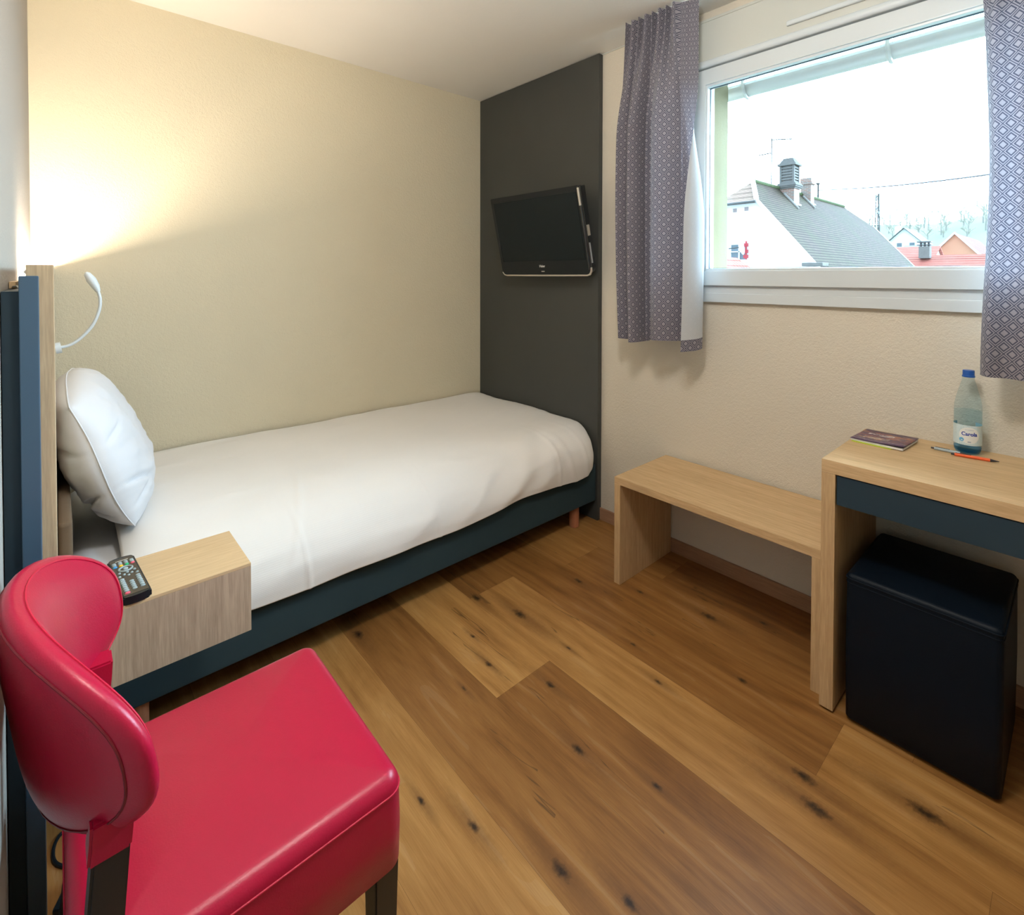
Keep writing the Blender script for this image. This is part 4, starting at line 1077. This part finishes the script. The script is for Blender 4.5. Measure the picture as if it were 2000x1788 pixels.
obj('chimney', box(153, 154.2, 31.5, 32.6, 11, 13.6), RENDER, wh, smooth=False)
rs = simple_house('shed', 'small red tiled roof at the lower left corner of the window view', 17, 21, 8.45, 11.6, GZ, .9, 2.05, 0, RENDER, ROOFRED, .2); rs['category'] = 'shed'
cp = thing('chimney_stack', 'pale capped chimney top in front of the white gable', 'chimney', (18, 5.95, GZ))
obj('stack', box(17.8, 18.2, 5.7, 6.2, GZ, 1.52, .02), RENDER, cp, smooth=False); obj('cap', box(17.72, 18.28, 5.64, 6.26, 1.60, 1.72, .02), STONE, cp, smooth=False); obj('collar', box(17.65, 18.35, 5.55, 6.35, 1.49, 1.53), STONE, cp, smooth=False)
# tower
tw = thing('radio_mast', 'thin lattice radio mast standing on the hill behind the roofs', 'radio mast', (200, 47.4, 16))
bm = bmesh.new()
for k in range(3):
    a = 2*PI*k/3; add_tube(bm, [(200+.8*math.cos(a), 47.4+.8*math.sin(a), 10), (200+.5*math.cos(a), 47.4+.5*math.sin(a), 28.5)], .16, 5)
for i in range(14):
    z = 10+i*1.3; a0 = 2*PI*(i % 3)/3; a1 = a0+2*PI/3
    add_tube(bm, [(200+.7*math.cos(a0), 47.4+.7*math.sin(a0), z), (200+.7*math.cos(a1), 47.4+.7*math.sin(a1), z+1.3)], .10, 4)
obj('lattice', bm, STEEL, tw)
for zz in (27.2, 23.5, 21.5):
    bm = bmesh.new()
    for k in range(3):
        a = 2*PI*k/3+.4; add_box(bm, 200+1.1*math.cos(a)-.22, 200+1.1*math.cos(a)+.22, 47.4+1.1*math.sin(a)-.22, 47.4+1.1*math.sin(a)+.22, zz-.9, zz+.9)
    obj('antenna', bm, BARGE, tw, smooth=False)
# terrain
def ter(x, y):
    P = [(3, -5), (50, -6), (75, -4.5), (100, -2), (140, 3), (170, 8), (210, 15), (260, 26), (330, 27), (700, 24)]
    for a, b_ in zip(P, P[1:]):
        if x <= b_[0]:
            k = max(0, (x-a[0])/(b_[0]-a[0])); z = a[1]+(b_[1]-a[1])*k; break
    else: z = 20
    z += sm(190, 260, x)*(4.0*noise.noise(Vector((y*.04, x*.01, 1.3))) - .02*(y-20))
    return z
bm = bmesh.new(); add_grid(bm, lambda a, b_: Vector((3+a*a*600, -60+b_*200, ter(3+a*a*600, -60+b_*200))), 70, 60)
TERM = plain('winter_meadow', (0.15, 0.17, 0.125), .95, spec=.05, noise_amt=.25)
struct('ground', bm, TERM)
# trees on the hill
def tree_bms(seed, H, spread, nb):
    R_ = random.Random(seed); tb = bmesh.new(); cb_ = bmesh.new()
    add_tube(tb, [(0, 0, -1), (.1, 0, H*.25), (0, .1, H*.5)], [.32, .26, .18], 6)
    def branch(p, d, L, r, dep):
        q = p + d*L
        mid = p + d*L*.5 + Vector((R_.uniform(-.1, .1), R_.uniform(-.1, .1), .05))*L
        add_tube(cb_, [p, mid, q], [r, r*.8, r*.5], 4, cap=False)
        if dep == 0: return
        for k in range(nb):
            dd = (d + Vector((R_.uniform(-1, 1), R_.uniform(-1, 1), R_.uniform(-.25, .7)))*spread).normalized()
            branch(p + d*L*R_.uniform(.45, 1), dd, L*R_.uniform(.55, .8), r*.6, dep-1)
    for k in range(6):
        a = 2*PI*k/6+R_.random(); branch(Vector((0, 0, H*(.25+.045*k))), Vector((math.cos(a)*.6, math.sin(a)*.6, .8)).normalized(), H*.28, .13, 3)
    return tb, cb_
BARK = plain('grey_bark', (0.3, 0.29, 0.27), .9, spec=.05); TWIG = plain('winter_twigs', (0.42, 0.4, 0.35), .95, spec=.05)
kinds = ['spreading bare winter tree on the wooded hillside', 'tall slender bare winter tree on the wooded hillside', 'low bushy bare tree on the wooded hillside']
protos = []
for i, (H, s_, nb) in enumerate(((9.5, .8, 3), (11.5, .5, 3), (6.0, 1.0, 3))):
    t = thing('bare_tree', kinds[i], 'tree', (0, 0, 0), None, 'bare winter trees on the hill', local=True)
    tb, cb_ = tree_bms(11+i, H, s_, nb)
    obj('trunk', tb, BARK, t); obj('branches', cb_, TWIG, t)
    protos.append(t)
R2 = random.Random(5); first = [True]*3; spots = [(200, 47.4)]
for i in range(44):
    for attempt in range(60):
        x = R2.uniform(192, 270); y = x*R2.uniform(.10, .25)
        if all((x-a_)**2+(y-b_)**2 > 6.8**2 for a_, b_ in spots): break
    else: continue
    spots.append((x, y))
    k = R2.choice((0, 0, 1, 2, 2)); a = R2.uniform(0, 6.28); s_ = R2.uniform(.7, .95)
    loc = (x, y, ter(x, y)-.3)
    if first[k]: o = protos[k]; o.location = loc; o.rotation_euler = (0, 0, a); first[k] = False
    else: o = dup(protos[k], loc, rot=(0, 0, a))
    o.scale = (s_, s_, s_)
